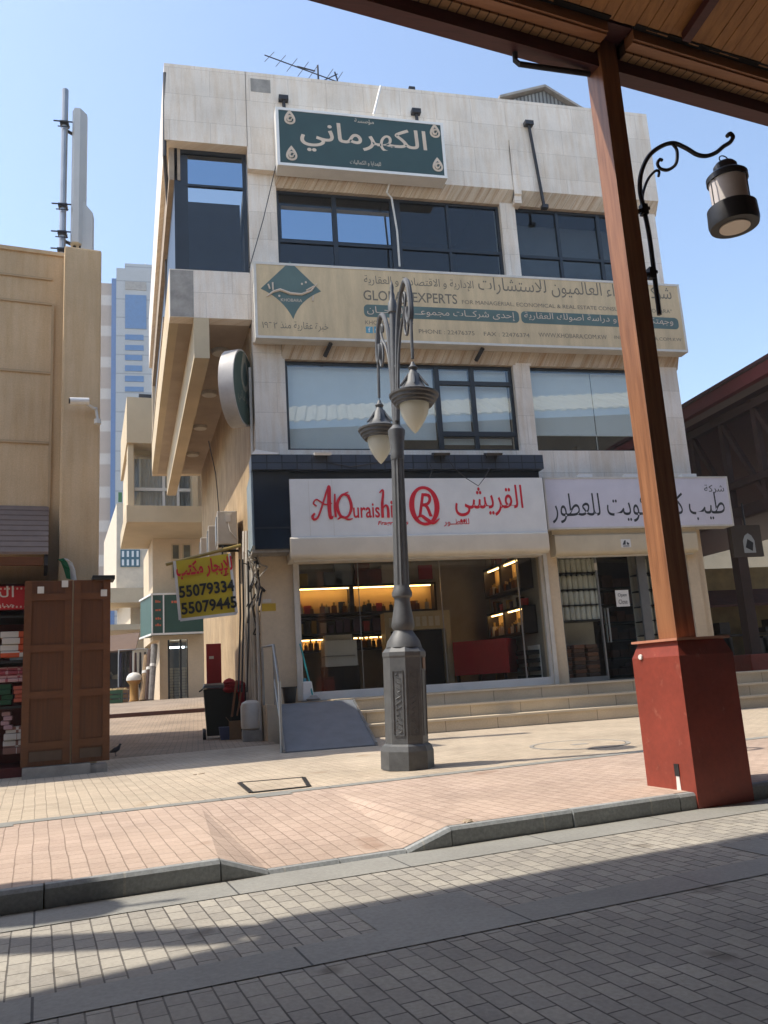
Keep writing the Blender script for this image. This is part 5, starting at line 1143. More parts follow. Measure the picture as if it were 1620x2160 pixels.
# covers in the pavement, bird, litter
q = onZ(575, 1655, 0); a_, b_, c_, d_ = onZ(505, 1652, 0), onZ(640, 1641, 0), onZ(652, 1660, 0), onZ(530, 1673, 0)
MC = thing('access_cover', 'rectangular paved access cover with a dark metal rim in the cream paving', 'cover', q)
ctr = (a_+b_+c_+d_)/4; mb = MB(); fr = [a_, b_, c_, d_]
for i in range(4): mb.bar(fr[i]+Vector((0, 0, .004)), fr[(i+1) % 4]+Vector((0, 0, .004)), .045, .012)
mb.build('rim', m_darkmetal, MC); MB().poly([ctr+(p-ctr)*.97+Vector((0, 0, .006)) for p in fr]).build('lid', m_cream, MC)
q = onZ(1222, 1571, 0); RM = thing('manhole_cover', 'round cream manhole cover with a thin ring joint near the red pillar base', 'manhole cover', q)
mb = MB(); mb.lathe([(.62, 0), (.62, .007), (.57, .007), (.57, 0)], q, 40); mb.build('rim', m_conc, RM); MB().lathe([(.56, 0), (.56, .006)], q, 40).build('lid', m_cream, RM); mb = MB(); mb.box(q.x-.1, q.x+.1, q.y-.06, q.y+.06, .006, .009); mb.build('lifting_plate', m_conc, RM)
q = onZ(243, 1594, 0)+Vector((0, 0, .0)); PB = MB()
PB.tube([q+Vector((-.13, .0, .08)), q+Vector((-.06, 0, .10)), q+Vector((.0, 0, .12)), q+Vector((.06, 0, .15)), q+Vector((.085, 0, .20)), q+Vector((.10, 0, .235)), q+Vector((.135, 0, .228))], [.012, .035, .058, .05, .028, .026, .004], 10)
PB.tube([q+Vector((.0, -.02, .08)), q+Vector((.005, -.02, 0.005)), q+Vector((.03, -.02, .002))], .006, 5); PB.tube([q+Vector((.0, .02, .08)), q+Vector((.005, .02, 0.005)), q+Vector((.03, .02, .002))], .006, 5)
bmesh.ops.transform(PB.bm, matrix=Matrix.Translation(q) @ Matrix.Diagonal((.75, .75, .75, 1)) @ Matrix.Translation(-q), verts=PB.bm.verts)
tag(PB.build('pigeon', mat('pigeon_grey', (.06, .06, .065), .7), smooth=True), 'dark pigeon standing on the shaded alley paving', 'bird')
rp = random.Random(2)
for px, py, lab in ((420, 1633, 'crumpled dark scrap lying on the cream paving in the open'), (985, 1733, 'small brown dry leaf litter on the pink paving'), (365, 1530, 'pale paper scrap on the alley bricks')):
    c = onZ(px, py, .0); mb = MB()
    for k in range(4): v = c+Vector((rp.uniform(-.05, .05), rp.uniform(-.04, .04), .004)); v0_ = v; mb.hexa([v+Vector((-.03, -.02, -.01)), v+Vector((.03, -.015, -.01)), v+Vector((.025, .02, -.008)), v+Vector((-.03, .02, -.01))], [v+Vector((-.02, -.02, .0)), v+Vector((.02, -.01, .004)), v+Vector((.02, .015, .001)), v+Vector((-.02, .02, .005))])
    tag(mb.build('litter', m_offw if px == 365 else m_soff), lab, 'litter')

# ================================================================== SHOP INTERIORS
IB = SB-.32
B_ = lambda px, py, y=IB: onY(px, py, y)
def shelf_unit(lab, x0, x1, z0, z1, y0, y1, divs, lit=True):
    s = thing('display_shelf', lab, 'shelf', ((x0+x1)/2, y0, z0))
    mb = MB(); t = .05
    mb.box(x0, x1, y0, y1, z0, z0+t); mb.box(x0, x1, y0, y1, z1-t, z1); mb.box(x0, x0+t, y0, y1, z0+t, z1-t); mb.box(x1-t, x1, y0, y1, z0+t, z1-t)
    for d in divs: mb.box(d-.05, d+.05, y0, y1, z0+t, z1-t)
    mb.build('frame', m_shelf, s)
    MB().box(x0+t, x1-t, y1-.03, y1-.005, z0+t, z1-t).build('back_panel', m_litback if lit else m_shelf, s)
    if lit: MB().box(x0+t+.05, x1-t-.05, y0+.10, y0+.14, z1-t-.02, z1-t-.002).build('strip_light', m_lit, s)
    return s
sx_a, sx_b = xp1+.02, B_(921, 1260).x
u1z0, u1z1 = B_(780, 1294).z, B_(780, 1232).z
shelf_unit('long dark wall shelf with glowing amber back across the rear of the perfume shop', sx_a, sx_b, u1z0, u1z1, IB, SB-.001, [B_(742, 1260).x])
l1 = B_(730, 1338).z
shelf_unit('dim middle wall shelf crowded with boxes below the glowing shelf', sx_a, B_(842, 1310).x, l1, u1z0-.06, IB+.02, SB-.001, [], False)
u2z0 = B_(740, 1372).z
shelf_unit('low glowing amber shelf behind the white desk', sx_a, B_(845, 1350).x, u2z0, l1-.03, IB+.02, SB-.001, [B_(742, 1350).x])
# right wall shelves
RX = xc0+.04; fxx = RX-.30
X_ = lambda px, py: onX(px, py, fxx)
def side_unit(lab, pya, pyb, pyl):
    ya, yb_ = X_(1112, 1240).y, X_(970, 1260).y; ya = max(ya, FY+.7); yb_ = min(yb_, SB-.5)
    zm0, zm1 = X_(1050, pyb).z, X_(1050, pya).z
    s = thing('display_shelf', lab, 'shelf', (fxx, (ya+yb_)/2, zm0)); mb = MB(); t = .05
    mb.box(fxx, RX, ya, yb_, zm0, zm0+t); mb.box(fxx, RX, ya, yb_, zm1-t, zm1); mb.box(fxx, RX, ya, ya+t, zm0+t, zm1-t); mb.box(fxx, RX, yb_-t, yb_, zm0+t, zm1-t); ym = (ya+yb_)/2; mb.box(fxx, RX, ym-.06, ym+.06, zm0+t, zm1-t)
    mb.build('frame', m_shelf, s); MB().box(RX-.03, RX-.005, ya+t, yb_-t, zm0+t, zm1-t).build('back_panel', m_litback, s); MB().box(fxx+.08, fxx+.12, ya+.1, yb_-.1, zm1-t-.02, zm1-t-.002).build('strip_light', m_lit, s)
    return ya, yb_, zm0+t
r1 = side_unit('upper dark shelf with amber glow on the side wall of the perfume shop', 1190, 1256, 0)
r2 = side_unit('lower dark shelf with amber glow above the red counter', 1290, 1346, 0)
# perfume bottles
rp = random.Random(21)
cols = [mat('amber_glass', (.20, .07, .01), .15), mat('black_bottle', (.01, .01, .012), .2), mat('clear_bottle', (.45, .42, .38), .15), mat('red_carton', (.35, .02, .02), .5), mat('gold_carton', (.40, .27, .07), .35), mat('violet_carton', (.08, .05, .12), .5)]
protos = []
def bottle(k, loc, h, w):
    x, y, z = loc
    lab = ''
    r0 = thing('perfume_bottle', 'x', 'bottle', loc)
    MB().hexa([(x-w, y-w*.6, z), (x+w, y-w*.6, z), (x+w, y+w*.6, z), (x-w, y+w*.6, z)], [(x-w*.9, y-w*.5, z+h*.7), (x+w*.9, y-w*.5, z+h*.7), (x+w*.9, y+w*.5, z+h*.7), (x-w*.9, y+w*.5, z+h*.7)]).build('flask', cols[k], r0)
    MB().lathe([(w*.4, h*.7), (w*.45, h)], loc, 10).build('cap', cols[4] if k != 4 else cols[1], r0)
    return r0
P0 = [bottle(k, (2.4+.5*k, IB+.1, u1z0+.052), .2+.03*k, .05) for k in range(3)]
used = [False]*3
def put(loc, lab, grp):
    k = rp.randrange(3); sc = rp.uniform(.8, 1.25)
    if not used[k]: used[k] = True; o_ = P0[k]; o_.location = Vector(loc)
    else: o_ = dup(P0[k], loc)
    o_.scale = (sc, sc, sc); o_['label'] = lab; o_['group'] = grp; return o_
x = sx_a+.15
while x < sx_b-.15:
    put((x, IB+.1+rp.uniform(0, .08), u1z0+.052), 'small perfume bottle on the long glowing rear shelf', 'bottles on the rear shelf'); x += rp.choice((.10, .11, .13, .17, .24))
x = sx_a+.15
while x < B_(840, 1350).x-.1:
    put((x, IB+.12, u2z0+.052), 'small perfume bottle on the low glowing shelf behind the desk', 'bottles on the low shelf'); x += rp.choice((.11, .13, .19))
for (ya, yb2, z), nm in ((r1, 'upper'), (r2, 'lower')):
    y = ya+.12
    while y < yb2-.1:
        put((fxx+.09, y, z+.002), 'perfume bottle on the %s glowing shelf of the side wall' % nm, 'bottles on the %s side shelf' % nm); y += rp.choice((.10, .11, .13, .18))
    y = ya+.2
# cartons: on the middle shelf, on top of the units
def carton(loc, w, d, h, k, lab, grp, nm='gift_box'):
    x, y, z = loc; b = thing(nm, lab, 'box', loc, 0, grp); MB().box(x-w/2, x+w/2, y, y+d, z, z+h*.8).build('tray', cols[k] if isinstance(k, int) else k, b); MB().box(x-w/2-.004, x+w/2+.004, y-.004, y+d+.004, z+h*.55, z+h).build('lid', cols[k] if isinstance(k, int) else k, b); return b
x = sx_a+.1; z = l1+.052
while x < B_(838, 1310).x-.12:
    w = rp.uniform(.08, .2); k = rp.choice((1, 2, 3, 3, 4, 5)); carton((x+w/2, IB+.06, z), w, .16, rp.uniform(.16, .34), k, 'small carton among the crowded boxes of the dim middle shelf', 'cartons on the middle shelf'); x += w+rp.uniform(.02, .12)
for i, (px, w, h) in enumerate(((652, .16, .2), (690, .2, .16), (725, .14, .26), (770, .22, .14), (805, .13, .2), (880, .15, .22))):
    c = B_(px, 1290); carton((c.x, IB+.2, u1z0+.052), w, .08, h, (3, 5, 1, 4, 3, 0)[i], '%s carton standing among the bottles of the long glowing rear shelf' % ('red', 'violet', 'black', 'gold', 'second red', 'amber')[i], 'cartons among the bottles')
for i in range(9):
    yy = r2[0]+.1+i*.2; carton((fxx+.12, yy, r2[2]+.30+.5 if False else r1[2]-.052-.36), .14, .12, .16+.05*(i % 3), (3, 1, 2, 5, 4, 2, 3, 1, 0)[i], 'small carton in the row between the two side shelves', 'cartons between the side shelves')
MB().box(fxx, RX, r1[0], r1[1], r1[2]-.052-.40, r1[2]-.052-.361).build('middle_shelf_board', m_shelf, thing('ledge', 'dark ledge of cartons between the two glowing side shelves', 'shelf', (fxx, r1[0], r1[2]-.45)))
grey = mat('grey_gift_box', (.16, .19, .24), .5); maro = mat('maroon_box', (.12, .03, .025), .6); pinkr = mat('crimson_box', (.32, .02, .04), .5)
for px, w, h, k, lab in ((640, .22, .3, cols[4], 'yellow box at the far end on top of the glowing rear shelf'), (705, .42, .32, grey, 'grey ribboned gift box on top of the rear shelf'), (727, .38, .5, mat('slate_box', (.22, .25, .30), .5), 'taller slate gift box behind the grey ribboned one'), (768, .34, .5, maro, 'tall maroon box on top of the rear shelf'), (792, .34, .36, mat('brown_box', (.17, .05, .04), .6), 'lower brown box beside the tall maroon one'), (822, .3, .45, cols[2], 'pale cream box on top of the rear shelf near the lamp post')):
    c = B_(px, 1230); carton((c.x, IB+.1, u1z1+.002), w, .2, h, k, lab, 'boxes on top of the rear shelf')
c = B_(897, 1207, SB-.02); tag(MB().box(c.x-.17, c.x+.17, SB-.04, SB-.001, c.z-.17, c.z+.17).build('wall_panel', pinkr), 'square crimson panel on the shop rear wall', 'panel')
for i in range(6):
    y = r1[0]+.12+i*.34; yz = X_(1050, 1190).z
    carton((fxx+.15, y, yz+.003), .2, .26, .22+.1*(i % 3), (3, 3, 2, 3, 0, 4)[i], ('tall red bag box', 'red carton', 'pale carton', 'low red carton', 'amber carton', 'gold carton')[i]+' on top of the upper side shelf of the perfume shop', 'boxes on top of the side shelf')
# furniture
c0_, c1_ = onY(684, 1352, 16.9), onY(752, 1352, 16.9)
DK = thing('white_desk', 'white stepped cash desk behind the shop window left of the lamp post', 'desk', ((c0_.x+c1_.x)/2, 16.9, SFZ))
z1, z2 = onY(720, 1405, 16.9).z, c0_.z
MB().box(c0_.x, c1_.x, 16.9, 17.4, z1, z2).build('counter', m_white, DK); MB().box(c0_.x-.02, c1_.x-.05, 16.86, 17.42, z1+.2, z1+.215).build('trim', m_steel, DK); MB().box(c0_.x-.02, c1_.x+.05, 17.0, 17.4, SFZ, z1-.001).build('plinth', m_shelf, DK); MB().box(c0_.x+.05, c1_.x-.06, 17.05, 17.4, z2+.001, z2+.12).build('upper_ledge', m_offw, DK)
c0_, c1_ = onY(866, 1290, 17.5), onY(948, 1290, 17.5); ct = c0_.z  # cream shape added to stand in for a reflection in the shop glass
CO = thing('reflection_shape', 'cream console shape standing in for a glass reflection beside the red counter', 'console', ((c0_.x+c1_.x)/2, 17.5, SFZ))
mb = MB(); mb.box(c0_.x-.6, c1_.x, 17.5, 17.9, ct-.4, ct); mb.box(c1_.x-.12, c1_.x, 17.5, 17.9, SFZ, ct-.401); mb.box(c0_.x-.6, c0_.x-.48, 17.5, 17.9, SFZ, ct-.401); mb.build('frame', mat('reflection_cream', (.50, .42, .28), .5), CO); mb = MB()
for i in range(8): mb.box(c0_.x-.5+.15*i, c0_.x-.4+.15*i, 17.49, 17.499, ct-.33, ct-.12)
mb.build('reflection_block', m_offw, CO); MB().box(c0_.x-.47, c1_.x-.121, 17.8, 17.85, SFZ, ct-.402).build('dark_back', m_shelf, CO)
q0, q1 = onY(957, 1352, 17.3), onY(1068, 1352, 16.6); zc0, zc1 = onY(1020, 1422, 17).z, onY(1020, 1350, 17).z
RCn = thing('red_counter', 'glossy red shop counter on dark legs below the side shelves', 'counter', (q0.x, 17.3, SFZ))
mred = mat('glossy_red', (.42, .012, .016), .2)
MB().hexa([(q0.x, 17.4, zc0), (q1.x, 16.55, zc0), (RX-.02, 17.2, zc0), (q0.x+.4, 18.2, zc0)], [(q0.x, 17.4, zc1), (q1.x, 16.55, zc1), (RX-.02, 17.2, zc1), (q0.x+.4, 18.2, zc1)]).build('body', mred, RCn)
mb = MB()
for a_, b_ in ((q0.x+.1, 17.42), (q1.x-.06, 16.65), ((q0.x+q1.x)/2, 17.05)): mb.box(a_-.03, a_+.03, b_, b_+.06, SFZ, zc0)
mb.build('leg', m_darkmetal, RCn)
RK = thing('slatted_rack', 'low black slatted rack by the glass at the shop corner', 'rack', (onX(1118, 1430, fxx+.1).x, 16.2, SFZ)); mb = MB()
for i in range(4): mb.box(RX-.32, RX-.04, 15.95, 16.55, SFZ+.1+.17*i, SFZ+.19+.17*i)
mb.build('slat', m_black, RK); mb = MB(); mb.box(RX-.04, RX-.01, 15.95, 16.55, SFZ, SFZ+.8); mb.build('back_board', m_white, RK)
# second shop: rows of white canisters over stacked brown bundles
CY = FY+.45
mcan = mat('white_canister', (.66, .64, .56), .4)
proto = None
def canister(loc, lab, grp):
    global proto
    if proto is None:
        proto = thing('canister', lab, 'canister', loc, 0, grp); MB().lathe([(.056, 0), (.06, .02), (.06, .26), (.05, .285), (.03, .30)], loc, 12).build('jar', mcan, proto, smooth=True); MB().lathe([(.034, .30), (.034, .335)], loc, 10).build('lid', m_steel, proto); return proto
    return dup(proto, loc, 0, lab, grp)
xa, xb = onY(1176, 1240, CY).x, onY(1262, 1240, CY).x; SHF = thing('wall_shelf', 'black shelving with four rows of white canisters behind the glass of the corner shop', 'shelf', ((xa+xb)/2, CY, 1.6)); mb = MB(); rows = []
for k, py in enumerate((1208, 1243, 1276, 1308)):
    z = onY(1220, py, CY).z; rows.append(z); mb.box(xa-.05, xb+.05, CY-.06, CY+.5, z-.025, z)
mb.build('board', m_darkmetal, SHF); MB().box(xa-.05, xb+.05, CY+.505, CY+.53, SFZ, 3.3).build('back_panel', m_offw, SHF)
for k, z in enumerate(rows):
    n_ = 8
    for i in range(n_): canister((xa+.03+(xb-xa-.06)*i/(n_-1), CY+.02, z+.001), 'white canister in the %s row of the shelf left of the glass door' % ('top', 'second', 'third', 'bottom')[k], 'white canisters in the corner shop')
xa2, xb2 = onY(1362, 1240, CY).x, onY(1440, 1240, CY).x; S3 = thing('wall_shelf', 'black shelving of white canisters right of the glass door, partly behind the post', 'shelf', (xa2, CY, 1.6)); mb = MB(); rows2 = []
for k, py in enumerate((1208, 1243, 1276, 1308, 1338)):
    z = onY(1370, py, CY).z; rows2.append(z); mb.box(xa2-.05, xb2+.05, CY-.06, CY+.5, z-.025, z)
mb.build('board', m_darkmetal, S3); MB().box(xa2-.05, xb2+.05, CY+.505, CY+.53, SFZ, 3.3).build('back_panel', m_offw, S3)
for k, z in enumerate(rows2):
    for i in range(6): canister((xa2+.04+.16*i, CY+.02, z+.001), 'white canister in the %s row right of the glass door' % ('top', 'second', 'third', 'fourth', 'bottom')[k], 'canisters beside the post')
bcol = [mat('brown_bundle', (.17, .085, .05), .8), mat('dark_bundle', (.09, .045, .03), .8), mat('rust_bundle', (.24, .10, .05), .8)]
bp = {}
for j, px in enumerate((1196, 1225, 1254)):
    c = onY(px, 1400, CY-.1); z = SFZ
    for i in range(9):
        k = (i*2+j) % 3; h_ = .083; loc = (c.x, CY-.1, z)
        lab = '%s folded bundle in the %s stack below the white canisters' % (('brown', 'dark', 'rust')[k], ('first', 'middle', 'last')[j])
        if k not in bp: bp[k] = thing('folded_bundle', lab, 'bundle', loc, 0, 'stacked bundles'); MB().box(loc[0]-.125, loc[0]+.125, loc[1], loc[1]+.3, z, z+.078).build('cloth', bcol[k], bp[k], bevel=.02)
        else: dup(bp[k], (loc[0]+random.uniform(-.015, .015), loc[1], loc[2]), 0, lab, 'stacked bundles')
        z += h_
# dim stock seen through the open glass door
TB = thing('stock_rack', 'dark rack of stock deep inside the corner shop behind the glass door', 'rack', (onY(1315, 1400, 17.2).x, 17.2, SFZ)); x0, x1 = onY(1275, 1300, 17.2).x, onY(1360, 1300, 17.2).x; mb = MB()
for i in range(6): mb.box(x0, x1, 17.2, 17.55, SFZ+.4*i+.02, SFZ+.4*i+.06)
mb.build('board', m_shelf, TB); mb = MB(); rp = random.Random(4)
for i in range(6):
    x = x0+.05
    while x < x1-.2: w = rp.uniform(.12, .3); mb.box(x, x+w-.02, 17.22, 17.5, SFZ+.4*i+.061, SFZ+.4*i+.061+rp.uniform(.12, .3)); x += w
mb.build('stock', mat('dim_stock', (.14, .06, .04), .7, var=.6, sc=3), TB)

# ================================================================== BUILDINGS DOWN THE ALLEY
near = onY(266, 1470, 30); AB = frame((near.x, 30, 0), 7)
AN = AB.to_3x3() @ Vector((0, 1, 0)); Ap = lambda px, py, v=0.0: AB.inverted() @ onP(px, py, AB @ Vector((0, v, 0)), AN)
BB = thing('balcony_building', 'cream alley house with a boxy balcony and curtained window above a green shop sign', 'building', (near.x, 30, .7), 7)
xr2 = Ap(470, 1000).x; zt = Ap(290, 838).z; zb1 = Ap(290, 934).z; zs1 = Ap(300, 1066).z; zs0 = Ap(300, 1101).z
mb = MB(AB); mb.box(0, xr2, 0, 5.8, zb1, zt); mb.box(0, xr2, 0, 5.8, zs0, zs1); xc_ = Ap(282, 1000).x; mb.box(.05, xc_, .15, 1.2, zs1, zb1); mb.box(Ap(407, 1000).x, Ap(418, 1000).x, .15, 1.0, zs1, zb1); mb.build('balcony', m_plast3, BB)
MB(AB).box(.1, xr2, 1.6, 5.6, zs1, zb1).build('recess_wall', m_plast, BB)
mb = MB(AB); wx0, wx1 = Ap(284, 1000, .9).x, Ap(406, 1000, .9).x; wz = Ap(330, 1033, .9).z
mb.box(wx0, wx1, .85, .93, wz-.06, wz+.06); 
for px in (345, 375): x = Ap(px, 1000, .9).x; mb.box(x-.05, x+.05, .86, .92, zs1, zb1)
WW = mb.build('window', m_white, BB); MB(AB).box(wx0, wx1, .95, .97, zs1, zb1).build('pane', m_glass, WW)
m_cur = mat('grey_curtain', (.42, .42, .44), .8, var=.25, sc=2, stretch=(5, 5, .5)); mb = MB(AB); n_ = 26
for i in range(n_): a_, b_ = wx0+(wx1-wx0)*i/n_, wx0+(wx1-wx0)*(i+1)/n_; mb.hexa([(a_, 1.1+.05*(i % 2), zs1), (b_, 1.1+.05*((i+1) % 2), zs1), (b_, 1.13+.05*((i+1) % 2), zs1), (a_, 1.13+.05*(i % 2), zs1)], [(a_, 1.1+.05*(i % 2), zb1-.3), (b_, 1.1+.05*((i+1) % 2), zb1-.3), (b_, 1.13+.05*((i+1) % 2), zb1-.3), (a_, 1.13+.05*(i % 2), zb1-.3)])
mb.build('curtain', m_cur, WW)
MB(AB).box(Ap(294, 830).x, Ap(321, 830).x, .3, .8, zt, zt+.25).build('roof_box', m_darkmetal, BB)
gv = 3.4; bl = Ap(322, 1200, gv).x
mb = MB(AB); mb.box(bl, xr2+1.5, gv, 9, 3.0, zs0-.001); mb.box(bl+.25, Ap(354, 1400, gv).x, gv, gv+.5, 0, 3.0); mb.box(Ap(397, 1400, gv).x, xr2+1.5, gv, gv+.5, 0, 3.0); mb.box(bl+.25, bl+.5, gv+.5, 9, 0, 3.0); mb.build('wall', m_plast, BB)
for px0, px1, py0, py1 in ((361, 380, 1147, 1182), (384, 404, 1147, 1182), (361, 380, 1188, 1222)):
    a_, b_ = Ap(px0, py1, gv), Ap(px1, py0, gv); W2 = MB(AB).box(a_.x, b_.x, gv-.03, gv-.001, a_.z, b_.z); f = W2.build('window', m_plast3, BB); MB(AB).box(a_.x+.06, b_.x-.06, gv-.036, gv-.031, a_.z+.06, b_.z-.06).build('pane', m_glassd, f)
# green corner sign below
sv = 2.6; s0, s1 = Ap(345, 1300, sv), Ap(430, 1300, sv); gz0, gz1 = Ap(350, 1337, sv).z, Ap(350, 1253, sv).z; gl = Ap(321, 1300, sv).x
GSn = thing('green_sign', 'dark green wraparound shop sign with orange writing on the alley house corner', 'sign', AB @ Vector((gl, sv, gz0)), 7)
MB(AB).hexa([(gl, sv, gz0), (s1.x, sv, gz0), (s1.x, gv, gz0), (gl-.3, gv+1.5, gz0)], [(gl, sv, gz1), (s1.x, sv, gz1), (s1.x, gv, gz1), (gl-.3, gv+1.5, gz1)]).build('panel', mat('sign_deep_green', (.014, .065, .048), .5), GSn)
mb = MB(AB)
for z in (gz0, gz1): mb.bar((gl, sv-.02, z), (s1.x, sv-.02, z), .07); mb.bar((gl-.02, sv-.02, z), (gl-.32, gv+1.5, z), .07)
for x in (gl, Ap(345, 1300, sv).x): mb.bar((x, sv-.02, gz0), (x, sv-.02, gz1), .05)
mb.build('white_trim', m_white, GSn)
m_org = mat('orange_lettering', (.55, .12, .05), .6); mb = MB(AB); rp = random.Random(8)
for r_, z in enumerate((gz1-.3, gz1-.62, gz1-.95, gz1-1.2)):
    x = gl+.12
    while x < Ap(341, 1300, sv).x-.05: w = rp.uniform(.04, .1); mb.box(x, x+w, sv-.012, sv-.001, z-.03, z+.05*rp.random()+.02); x += w+.02
x = Ap(362, 1300, sv).x
while x < s1.x-.3: w = rp.uniform(.05, .12); mb.box(x, x+w, sv-.012, sv-.001, gz1-.36, gz1-.27); x += w+.03
mb.build('writing', m_org, GSn)
q0, q1 = Ap(355, 1470, gv+.15), Ap(397, 1335, gv+.15); BS = thing('lit_shop_front', 'small glazed shop front with white folded stock and cool light under the green sign', 'shop front', AB @ Vector((q0.x, gv+.1, .7)), 7)
mb = MB(AB); xm = Ap(381, 1400, gv+.15).x; mb.box(q0.x-.02, q0.x+.06, gv+.1, gv+.2, .7, 3.0); mb.box(xm-.04, xm+.04, gv+.1, gv+.2, .7, 3.0); mb.box(q1.x-.06, q1.x+.02, gv+.1, gv+.2, .7, 3.0); mb.build('frame', m_navy, BS)
MB(AB).box(q0.x+.06, q1.x-.06, gv+.14, gv+.15, .72, 2.99).build('pane', m_glass_clear, BS)
MB(AB).box(q0.x-.3, q1.x+.4, gv+2.2, gv+2.3, .5, 3.2).build('back_wall', mat('cool_shop_wall', (.16, .20, .26), .8), BS)
MB(AB).tube([(q0.x+.1, gv+.6, 2.72), (q1.x-.1, gv+.6, 2.72)], .035, 8).build('tube_light', emit('cool_tube_light', (.75, .88, 1.0), 6.0), BS)
mb = MB(AB)
for j in range(4):
    for i in range(11): x = q0.x+.12+j*.24; mb.box(x-.1+rp.uniform(-.02, .02), x+.1, gv+.5, gv+.8, .72+.11*i, .72+.11*i+.09)
BSK = mb; BSK.build('folded_stock', mat('white_folded_cloth', (.55, .55, .52), .9), BS)
# farther pale block with a balcony
FB = thing('far_block', 'pale apartment block deeper in the alley with a blue framed window and sunlit balconies', 'building', onY(270, 1470, 52))
E_ = lambda px, py: onY(px, py, 52); FM = frame((E_(262, 1470).x, 52, 0), 9); FNn = FM.to_3x3() @ Vector((0, 1, 0)); Fp = lambda px, py, v=0.0: FM.inverted() @ onP(px, py, FM @ Vector((0, v, 0)), FNn)
fa, fb = Fp(246, 1100).x, Fp(330, 1100).x
mb = MB(FM); mb.box(fa, fb+6, 0, 14, Fp(270, 1240).z, Fp(270, 1062).z); mb.box(fa+1.0, fb+6, 2.0, 14, 0, Fp(270, 1240).z); mb.build('wall', mat('pale_block_render', (.60, .53, .42), .9), FB)
mb = MB(FM); mb.box(fa-.8, fb+5, -1.2, 2, Fp(270, 1275).z, Fp(270, 1245).z); mb.box(fa-.9, fb+5, -.6, 12, Fp(270, 1330).z, Fp(270, 1318).z); mb.build('balcony', m_plast3, FB)
a_, b_ = Fp(254, 1196), Fp(295, 1160); f = MB(FM).box(a_.x, b_.x, -.08, -.001, a_.z, b_.z).build('window', mat('teal_frame', (.04, .13, .18), .5), FB); mb = MB(FM)
for i in range(4):
    for j in range(2): w, h_ = (b_.x-a_.x)/4, (b_.z-a_.z)/2; mb.box(a_.x+w*i+.08, a_.x+w*(i+1)-.08, -.1, -.081, a_.z+h_*j+.08, a_.z+h_*(j+1)-.08)
mb.build('pane', m_blind, f)
a_ = Fp(249, 1060); b_ = Fp(257, 1040); MB(FM).box(a_.x, b_.x, -.2, -.1, a_.z, b_.z).build('green_plate', mat('plate_green', (.04, .16, .05), .5), FB)
# market stalls at the end of the alley
for i, (yy, pxa, pxb, pyt, lab, cl) in enumerate(((40, 228, 290, 1345, 'brown awning stall at the end of the alley', (.11, .065, .04)), (48, 222, 272, 1362, 'darker awning stall farther up the alley behind the brown one', (.07, .05, .04)))):
    a_, b_ = onY(pxa, pyt, yy), onY(pxb, pyt, yy); st_ = thing('market_stall', lab, 'stall', (a_.x, yy, .8), 0, 'stalls in the alley')
    MB().hexa([(a_.x-2, yy-1.2, a_.z-.9), (b_.x, yy-1.2, a_.z-.7), (b_.x, yy+1.5, a_.z+.2), (a_.x-2, yy+1.5, a_.z)], [(a_.x-2, yy-1.2, a_.z-.82), (b_.x, yy-1.2, a_.z-.62), (b_.x, yy+1.5, a_.z+.28), (a_.x-2, yy+1.5, a_.z+.08)]).build('awning', mat('awning_cloth', cl, .9), st_)
    mb = MB(); mb.box(a_.x-2, b_.x-.3, yy+1.4, yy+1.5, .75, a_.z); mb.box(a_.x-2, b_.x-.5, yy-.2, yy+.6, .75, 1.7); mb.build('counter', mat('dark_stall', (.02, .017, .015), .8), st_)
    mb = MB(); rp = random.Random(i)
    for k in range(12): x = rp.uniform(a_.x-1, b_.x-.5); mb.box(x, x+.3, yy-.25, yy, 1.71, 1.71+rp.uniform(.1, .5))
    mb.build('wares', mat('mixed_wares', (.12, .10, .06), .8, var=.7, sc=2), st_); MB().tube([(b_.x-.1, yy-1.1, .75), (b_.x-.1, yy-1.1, a_.z-.65)], .05, 8).build('pole', m_offw, st_)
c = onY(283, 1470, 33); c.z = .715; KC = Matrix.Diagonal((.68, .68, .78)); IC = thing('street_display', 'yellow street display pedestal with a round pale dome standing in the alley', 'display', c); MB().lathe([(.26, 0), (.27, .08), (.24, .12), (.24, .78), (.36, .92), (.42, 1.0)], c, 20, ax=KC).build('pedestal', mat('cone_yellow', (.34, .17, .03), .6), IC, smooth=True); MB().lathe([(.42, 1.0), (.43, 1.08), (.38, 1.22), (.26, 1.33), (.1, 1.38), (.01, 1.385)], c, 20, ax=KC).build('dome', m_offw, IC, smooth=True)
c = onY(262, 1470, 34); c.z = .72; CH = thing('stool', 'dark stool beside the yellow domed display in the alley', 'stool', c); MB().box(c.x-.25, c.x+.25, 33.8, 34.2, 1.2, 1.28).build('seat', m_doorr, CH); mb = MB()
for a_, b_ in ((-.2, -.15), (.2, -.15), (-.2, .15), (.2, .15)): mb = MB().bar((c.x+a_*1.2, 34+b_, .72), (c.x+a_, 34+b_, 1.2), .05); mb.build('leg', m_darkmetal, CH)
